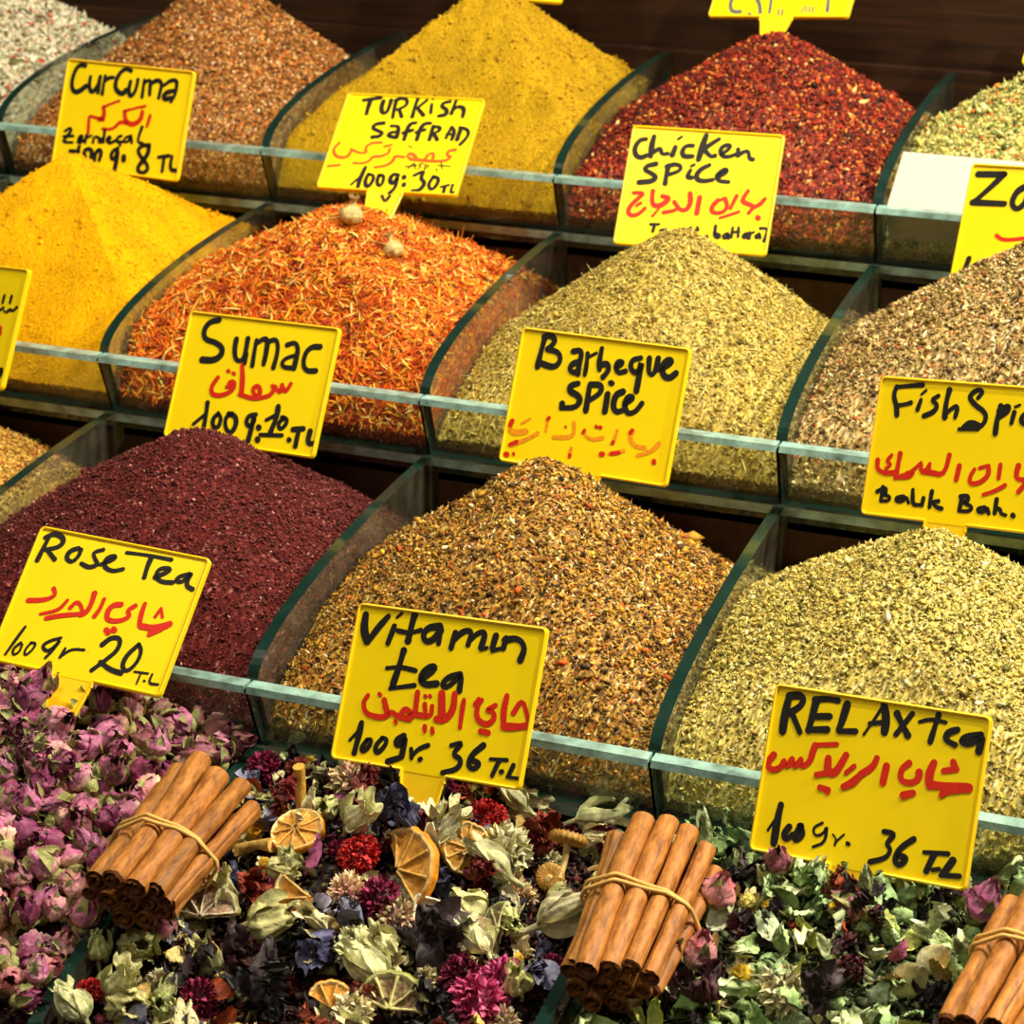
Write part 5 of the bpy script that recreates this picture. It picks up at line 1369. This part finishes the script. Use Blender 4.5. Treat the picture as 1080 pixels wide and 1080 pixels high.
q(K_blue, 378, 984, .9, 'crushed lilac blossom under the crimson globe', Br, j=1)
q(K_black, 462, 1000, 1.45, 'broad charcoal withered petal below the lemon half slice', 'hibiscus petal', j=0, axis=(-.3, -.6, .8), rad=.014)
q(K_black, 288, 1050, 1.6, 'large black crinkled hibiscus near the lower picture edge', 'hibiscus petal', j=1, axis=(-.2, -.6, .8), rad=.014)
q(K_black, 240, 1018, 1.2, 'dark wine hibiscus petal below the thick green pod', 'hibiscus petal', j=2, axis=(.8, -.4, .3), rad=.010)
q(K_black, 205, 1030, .9, 'small charcoal hibiscus scrap', 'hibiscus petal', j=0)
q(K_black, 408, 822, 1.15, 'black shrivelled hibiscus tucked under the Vitamin tea card', 'hibiscus petal', j=1)
q(K_black, 460, 1068, 1.0, 'black hibiscus scrap beside the biggest pink globe', 'hibiscus petal', j=1)
q(K_pod, 367, 878, 1.15, 'pale green star-mouthed pod above the red cockscomb', 'flower pod', j=2, axis=(.65, -.3, .9), rad=.011)
q(K_pod, 463, 898, 1.2, 'tall pale pod standing between two orange pieces', 'flower pod', j=2, axis=(-.15, .2, 1.0), up=-.006, rad=.011)
q(K_pod, 238, 893, 1.0, 'pale green pod against the first cinnamon bundle', 'flower pod', j=0, axis=(.5, .5, .4), rad=.010)
q(K_pod, 280, 925, .95, 'olive folded pod before the pale peel', 'flower pod', j=1, axis=(1, .2, .1), rad=.009)
q(K_pod, 262, 982, 1.45, 'thick olive green pod, largest in the tray', 'flower pod', j=1, axis=(.95, .3, .35), rad=.014)
q(K_pod, 148, 1004, 1.15, 'round light green pod in front of the first cinnamon bundle', 'flower pod', j=3, axis=(.5, -.6, .5), rad=.010)
q(K_pod, 104, 1020, .95, 'light pod with a pink base beside the dark divider bar', 'flower pod', j=3, axis=(-.2, .3, 1))
q(K_pod, 127, 1068, 1.25, 'wide cream green pod at the bottom beside the bar', 'flower pod', j=1, axis=(.7, -.6, .5), rad=.011)
q(K_pod, 178, 1072, .9, 'small round green pod at the very bottom', 'flower pod', j=3, axis=(0, -.6, .7))
q(K_pod, 540, 938, 1.3, 'long pale green pod lying tip outward, tray centre', 'flower pod', j=0, axis=(-.9, .25, .35), up=.006, rad=.011)
q(K_pod, 566, 985, 1.45, 'large pale fan-mouthed pod beside the second cinnamon bundle', 'flower pod', j=2, axis=(.85, .45, .45), rad=.013)
q(K_pod, 557, 860, 1.1, 'pale pod lying along the rear of the flower tray', 'flower pod', j=0, axis=(-.8, .2, .5), rad=.009)
q(K_pod, 606, 872, 1.15, 'pale trumpet pod lying before the rear glass', 'flower pod', j=2, axis=(.9, .3, .2), rad=.010)
q(K_pod, 515, 1012, .95, 'yellow-green folded pod above the pink globes', 'flower pod', j=0, axis=(-.6, .3, .6))
q(K_pod, 550, 1052, .9, 'olive pod squeezed beside the pink globe', 'flower pod', j=1)
q(K_pod, 408, 1040, 1.2, 'pale green pod standing over the lime slice', 'flower pod', j=0, axis=(-.8, .3, .4), rad=.010)
q(K_pod, 345, 985, .95, 'cream curled pod under the pale blue mallow', 'flower pod', j=2)
q(K_cream, 376, 1006, 1.15, 'cream ragged everlasting flower below the crimson globe', 'everlasting flower', j=0, rad=.009)
q(K_cream, 534, 902, 1.4, 'large cream fluffy everlasting flower, tray centre', 'everlasting flower', j=0, rad=.012)
q(K_cream, 367, 945, .95, 'pinkish cream everlasting flower beside the crimson globe', 'everlasting flower', j=1)
q(K_cream, 374, 825, 1.2, 'pink and straw coloured everlasting flower near the rear', 'everlasting flower', j=1, rad=.010)
q(K_cream, 372, 1072, 1.0, 'cream everlasting flower cut by the bottom edge', 'everlasting flower', j=0)
q(K_cham, 268, 880, 1.5, 'cream daisy head with a yellow centre by the cinnamon bundle', 'chamomile', j=0, axis=(.3, -.6, .6), rad=.009)
q(K_cham, 545, 1018, .8, 'tiny yellow-hearted daisy above the pink globe', 'chamomile', j=0)
q(K_orange, 314, 884, 1.05, 'orange slice with white pith, a stalk standing on it', 'orange slice', j=2, axis=(-.15, -.35, .9), rad=.015)
o = q(K_stalk, 317, 852, 1.15, 'golden dried stalk standing upright on the round orange slice', 'stalk', axis=(-.12, .15, 1), up=.010, rad=.001)
q(K_orange, 329, 955, 1.2, 'orange wedge, rind towards us, under the purple petal', 'orange slice', j=0, axis=(.1, -.75, .65), roll=2.75, rad=.010)
q(K_orange, 425, 925, 1.3, 'orange wedge with bright rind standing on edge, tray centre', 'orange slice', j=0, axis=(-.35, -.75, .5), roll=-.95, rad=.012)
q(K_orange, 492, 902, 1.0, 'curled brownish orange slice behind the tall pale pod', 'orange slice', j=2, axis=(.6, -.6, .5), rad=.011)
q(K_orange, 349, 1070, .8, 'orange wedge cut by the bottom picture edge', 'orange slice', j=1, axis=(.3, -.7, .5), roll=1.0)
q(K_lemon, 214, 975, 1.02, 'dried lemon half slice with white web below the first bundle', 'lemon slice', j=0, axis=(.0, -.7, .7), roll=.3, rad=.014)
q(K_lemon, 483, 965, 1.2, 'wide dried lemon half slice above the charcoal petal', 'lemon slice', j=0, axis=(.1, -.75, .65), roll=math.pi - .05, rad=.016)
q(K_lime, 530, 988, .95, 'narrow lime slice leaning on the fan-mouthed pod', 'lime slice', axis=(-.4, -.6, .5), roll=1.4)
q(K_lime, 412, 1072, 1.25, 'green-rimmed lime slice at the bottom edge', 'lime slice', axis=(.1, -.75, .55), roll=.2, rad=.013)
q(K_purp, 338, 928, 1.35, 'curled purple rose petal lying over the orange wedge', 'rose petal', j=0, axis=(.3, -.5, .8), up=.011, rad=.004)
q(K_purp, 262, 930, 1.2, 'orange brown leaf flake above the lemon slice', 'leaf flake', j=1)
q(K_purp, 248, 1052, 1.1, 'orange petal strip before the black hibiscus', 'petal', j=1)
q(K_purp, 229, 1010, .7, 'small vivid orange petal under the olive pod', 'petal', j=1, tint=(1.7, 1.2, .6))
q(K_spent, 598, 918, 1.15, 'brown ribbed mushroom-shaped flower head with its stalk', 'spent flower', axis=(.0, -.65, -.75), up=.017, roll=0, rad=.009)
q(K_spent, 580, 932, .85, 'round yellow-brown spent flower head beside the mushroom-shaped one', 'spent flower', axis=(.2, -.8, .5), rad=.008)
q(K_stalk, 257, 900, 1.4, 'pale split stalk lying over the flowers', 'stalk', axis=(.9, .1, .35), rad=.008, tint=(1.2, 1.35, 2.2))
q(K_stalk, 217, 925, .8, 'thin straw coloured stalk beneath the first bundle', 'stalk', axis=(.6, .5, .4), rad=.003)
q(K_pale, 623, 915, 1.6, 'brown feathery curled leaf beside the second bundle', 'leaf', j=1, axis=(0, .1, 1), tint=(.6, .5, .5))
rk = rose_kinds
q(rk['deep purple'], 283, 785, 1.05, 'lone purple rosebud standing against the glass ledge', 'rosebud', axis=(.5, -.2, 1), j=1, up=.006)
q(rk['pale pink'], 222, 775, 1.05, 'pale pink rosebud at the rear beside the glass ledge', 'rosebud', axis=(.8, -.1, .4), j=0)
q(rk['dusky mauve'], 243, 796, .8, 'small mauve rosebud just behind the first cinnamon bundle', 'rosebud', axis=(.9, -.1, .3), j=1)
q(rk['dusky mauve'], 175, 992, .8, 'mauve rosebud beside the round light green pod', 'rosebud', axis=(0, -.3, 1), j=1)
q(rk['pale pink'], 110, 1040, .8, 'pink-based rosebud in the flower tray by the bar', 'rosebud', axis=(.1, -.3, -1), j=1)

q(rk['lilac pink'], 74, 720, 1.15, 'lilac rosebud touching the Rose Tea card near its stake', 'rosebud', axis=(.5, -.1, 1), j=0, up=.013)
q(rk['deep purple'], 62, 741, 1.1, 'plump purple rosebud just under the stake of the Rose Tea card', 'rosebud', axis=(-.3, -.4, 1), j=2, up=.012)
q(rk['pale pink'], 90, 752, 1.15, 'pink and cream rosebud two buds below the Rose Tea card', 'rosebud', axis=(.8, -.3, .6), j=0, up=.011)
q(rk['dusky mauve'], 100, 728, 1.05, 'mauve rosebud under the middle of the Rose Tea card edge', 'rosebud', axis=(.2, -.3, 1), j=0, up=.012)
# ------------------------------------------------------------------ green leaf tray: pieces that stand out
q(rk['pale pink'], 752, 962, 1.15, 'pink rosebud touching the band of the second cinnamon bundle', 'rosebud', axis=(.35, -.1, 1), j=0, up=.007)
q(rk['pale pink'], 735, 1020, 1.1, 'peach rosebud below the second cinnamon bundle', 'rosebud', axis=(.2, -.1, 1), j=1)
q(rk['deep purple'], 667, 1062, 1.1, 'magenta rosebud in the shade at the bottom beside the bar', 'rosebud', axis=(-.4, -.5, .6), j=1, tint=(1.5, 1.2, 1.5))
q(rk['dusky mauve'], 820, 926, .95, 'wine red rosebud below the RELAX tea card', 'rosebud', axis=(.0, -.2, 1), j=1)
q(rk['dusky mauve'], 911, 967, 1.1, 'brownish red rosebud near the middle rear of the leaf mix', 'rosebud', axis=(-.8, -.3, .4), j=0)
q(rk['lilac pink'], 1030, 977, 1.3, 'bright lilac rosebud beside the third cinnamon bundle', 'rosebud', axis=(.3, -.1, 1), j=0, up=.007)
q(rk['dusky mauve'], 703, 1050, .7, 'small brown bud in the shade of the second bundle', 'rosebud', axis=(.3, -.1, 1), j=1)
q(K_berry, 897, 1028, 1.25, 'dark wine berry in the front of the leaf mix', 'dried berry')
q(K_berry, 752, 1030, 1.1, 'wrinkled dark berry behind the folded hibiscus', 'dried berry')
q(K_black, 785, 930, 0.94, 'black looped hibiscus at the rear of the leaf mix', 'hibiscus petal', j=1, rad=.011)
q(K_black, 916, 930, 1.08, 'black spiky hibiscus under the RELAX tea card', 'hibiscus petal', j=1, axis=(-.1, -.2, 1), rad=.012)
q(K_black, 1000, 962, 0.97, 'black folded hibiscus beside the lilac rosebud', 'hibiscus petal', j=0, rad=.012)
q(K_black, 772, 985, 0.79, 'black hibiscus scrap next to the pink rosebud', 'hibiscus petal', j=2, rad=.009)
q(K_black, 812, 978, 0.83, 'charcoal hibiscus with a pink edge', 'hibiscus petal', j=0, rad=.010)
q(K_black, 740, 1062, 1.15, 'brown-black folded hibiscus, largest at the bottom of the leaf mix', 'hibiscus petal', j=2, axis=(.2, -.5, 1), rad=.013)
q(K_black, 868, 1058, 1.15, 'wide black hibiscus at the bottom middle of the leaf mix', 'hibiscus petal', j=0, rad=.013)
q(K_black, 980, 1066, 0.90, 'rough dark hibiscus at the bottom before the third bundle', 'hibiscus petal', j=1, rad=.011)
q(K_black, 890, 1000, 0.65, 'small black hibiscus curl, mid leaf mix', 'hibiscus petal', j=2)
q(K_black, 700, 1068, 0.65, 'black scrap in the shade beside the green bar', 'hibiscus petal', j=0)
q(K_cham, 808, 925, 1.2, 'cream yellow flower cluster below the card edge', 'chamomile', j=1)
q(K_cham, 790, 958, 1.3, 'pale chamomile cluster, rear of the leaf mix', 'chamomile', j=1)
q(K_cham, 814, 965, 1.2, 'cream chamomile beside the charcoal hibiscus', 'chamomile', j=0, tint=(1, 1, .9))
q(K_cham, 782, 1035, 1.4, 'white chamomile among leaves near the second bundle', 'chamomile', j=0, tint=(1.05, 1.1, 1.2))
q(K_cream, 825, 1052, 1.25, 'cream crumbly blossom at the front of the leaf mix', 'everlasting flower', j=0, rad=.009)
q(K_cham, 738, 1000, 1.1, 'yellowish chamomile beside the peach rosebud', 'chamomile', j=1)
q(K_pale, 970, 1030, 1.4, 'white peel chip in the leaf mix', 'peel', j=0, tint=(1.15, 1.2, 1.35))
q(K_pale, 987, 1042, 1.3, 'tan peel chip next to the white one', 'peel', j=1)
q(K_pale, 945, 1055, 1.6, 'broad pale curled peel at the front of the leaf mix', 'peel', j=0)
q(K_pale, 935, 1035, 1.2, 'yellow-brown curled peel beside the dark wine berry', 'peel', j=1, axis=(0, .1, 1))
q(K_purp, 889, 988, .5, 'tiny orange petal in the middle of the leaf mix', 'petal', j=1, tint=(1.5, 1.1, .5))
q(K_purp, 938, 1018, .9, 'pink petal scrap in the leaf mix', 'petal', j=0, tint=(1.4, 1.5, 1.2))
q(K_dred, 843, 988, .45, 'tiny rusty blossom scrap in the leaf mix', Br, j=1)
q(K_dred, 891, 940, 1.0, 'brown withered blossom standing under the card', Br, j=1, axis=(0, 0, 1), tint=(1.2, 1.6, 1.5))

# ------------------------------------------------------------------ fill the three trays
def visible(p, mg=45):
    x, y = to_px(p); return -mg < x < 1080 + mg and -mg < y < 1080 + mg
def zone(x, y, k):
    if k == -1:
        a = 'below the Rose Tea card' if y > .19 else 'by the cinnamon bundle' if x > -.07 and y > .09 else 'along the dark divider bar' if x > -.035 else 'in the middle of the rose tray' if y > .10 else 'at the outer end of the rose tray'
    elif k == 0:
        a = 'at the rear glass' if y > .2 else 'beside the second cinnamon bundle' if x > .19 else 'beside the first cinnamon bundle' if x < .07 and y > .09 else 'by the dark divider bar' if x < .05 else 'in the middle of the flower tray' if y > .12 else 'at the front of the flower tray'
    else:
        a = 'under the RELAX tea card' if y > .19 else 'beside the second cinnamon bundle' if x < .31 else 'by the third cinnamon bundle' if x > .43 else 'in the middle of the leaf tray' if y > .14 else 'at the front of the leaf tray'
    return a
def fill(k, N, pick, rad, f, up, seed, tries=60, yr=(.006, D - .012), cap=300):
    rng = np.random.default_rng(seed); done = 0
    for _ in range(N * tries):
        if done >= min(N, cap): break
        x = rng.uniform(k * W + .009, (k + 1) * W - .009); y = rng.uniform(*yr); z = heap_z(x, y) + rng.uniform(*up)
        if not visible((x, y, z)): continue
        kd, nm, cat, grp, sc, r_, j = pick(rng)
        if not clear(x, y, r_ * sc, f): continue
        place(kd, (x, y, z), sc, '%s %s' % (nm, zone(x, y, k)), cat, '%s %s' % (grp, zone(x, y, k)), rng=rng, rad=r_ * sc, j=j); done += 1
    return done
def pick_rose(rng):
    cn = rng.choice(list(RC), p=[.27, .37, .16, .20]); j = rng.integers(0, 3)
    form = ('closed', 'stemless', 'half open')[j]
    return rk[cn], '%s %s rosebud' % (form, cn), 'rosebud', '%s %s rosebuds' % (form, cn), rng.uniform(.8, 1.12), .0068, int(j)
n1 = fill(-1, 210, pick_rose, .007, .80, (.000, .007), 71)
SV = PLACED[:]; PLACED[:] = [p for p in PLACED if p[3] > .012]
def pick_leafy(rng): return K_pod, 'small olive rose hip husk', 'husk', 'olive husks', rng.uniform(.35, .55), .006, 3
n1b = fill(-1, 85, pick_rose, .007, .95, (-.010, -.005), 72)
PLACED[:] = SV
FLP = [(K_dred, 'maroon crumpled blossom', Br, 'maroon blossoms', (.6, .95), .0085, .11), (K_pod, 'pale green pod', 'flower pod', 'pale green pods', (.75, 1.15), .0085, .24), (K_blue, 'violet mallow blossom', Br, 'violet mallows', (.6, .9), .0085, .08),
       (K_black, 'black hibiscus scrap', 'hibiscus petal', 'black hibiscus scraps', (.5, .85), .009, .10), (K_globe, 'crimson globe amaranth', Bg, 'crimson globes', (.6, .8), .008, .04), (K_cream, 'cream everlasting flower', 'everlasting flower', 'cream everlastings', (.7, 1.05), .0085, .11), (K_straw, 'straw coloured curled petal', 'petal', 'straw coloured petals', (.7, 1.1), .0085, .16),
       (K_purp, 'loose curled petal', 'petal', 'loose petals', (.6, 1.0), .007, .08), (K_pale, 'pale curled peel', 'peel', 'pale peels', (.7, 1.0), .007, .06), (K_cham, 'small chamomile head', 'chamomile', 'chamomile heads', (.7, 1.0), .006, .06)]
def mk_pick(tab):
    w = np.array([t[6] for t in tab]); w = w / w.sum()
    def pick(rng):
        t = tab[rng.choice(len(tab), p=w)]; return t[0], t[1], t[2], t[3], rng.uniform(*t[4]), t[5], int(rng.integers(0, len(t[0].protos)))
    return pick
n2 = fill(0, 140, mk_pick(FLP), .008, .62, (-.004, .002), 73)
SV = PLACED[:]; PLACED[:] = []
n2b = fill(0, 130, mk_pick(FLP), .008, .75, (-.014, -.008), 74)
PLACED[:] = SV
LFP = [(K_leaf, 'crinkled green leaf', 'leaf', 'crinkled green leaves', (.8, 1.2), .0062, .86), (K_black, 'black hibiscus scrap', 'hibiscus petal', 'black hibiscus scraps', (.4, .65), .007, .07), (K_pale, 'pale peel bit', 'peel', 'pale peel bits', (.4, .7), .006, .05), (K_cham, 'small chamomile head', 'chamomile', 'chamomile heads', (.5, .8), .006, .04)]
n3 = fill(1, 250, mk_pick(LFP), .006, .44, (.001, .008), 75)
SV = PLACED[:]; PLACED[:] = []
n3b = fill(1, 90, mk_pick(LFP), .006, .80, (-.010, -.004), 76)
print('FILL', n1, n1b, n2, n2b, n3, n3b)

# ------------------------------------------------------------------ light: a row of warm lamps hung over the stall, plus an added front fill
def lamp(x, y, z, e, size, col, tgt):
    ld = bpy.data.lights.new('lamp_or_fill', 'AREA'); ld.shape = 'DISK'; ld.size = size; ld.energy = e; ld.color = col
    o = bpy.data.objects.new('lamp_or_fill', ld); C.objects.link(o); o.location = (x, y, z)
    o.rotation_euler = (Vector(tgt) - Vector((x, y, z))).to_track_quat('-Z', 'Y').to_euler()
WARM = (1.0, .92, .70)
for x, y, z, e in ((-.50, .07, 1.56, 7), (.20, .42, 1.55, 10), (.85, .50, 1.42, 20), (1.40, .55, 1.25, 24)):
    lamp(x, y, z, e * LK, .06, WARM, (x * .6 + .05, .45, .15))
lamp(.3, -1.3, 1.9, 5.5 * LK, .9, (1, .93, .82), (.1, .5, .1))  # added soft fill from the front, not one of the hung lamps
w = bpy.data.worlds.new('world'); scn.world = w; w.use_nodes = True
bg = w.node_tree.nodes['Background']; bg.inputs[0].default_value = (1, .88, .72, 1); bg.inputs[1].default_value = .05
scn.view_settings.view_transform = 'Standard'; scn.view_settings.look = 'None'; scn.view_settings.gamma = 1; scn.view_settings.exposure = EXPO
scn.view_settings.use_curve_mapping = False
scn.cycles.max_bounces = 8; scn.cycles.transparent_max_bounces = 24; scn.cycles.caustics_reflective = False; scn.cycles.caustics_refractive = False
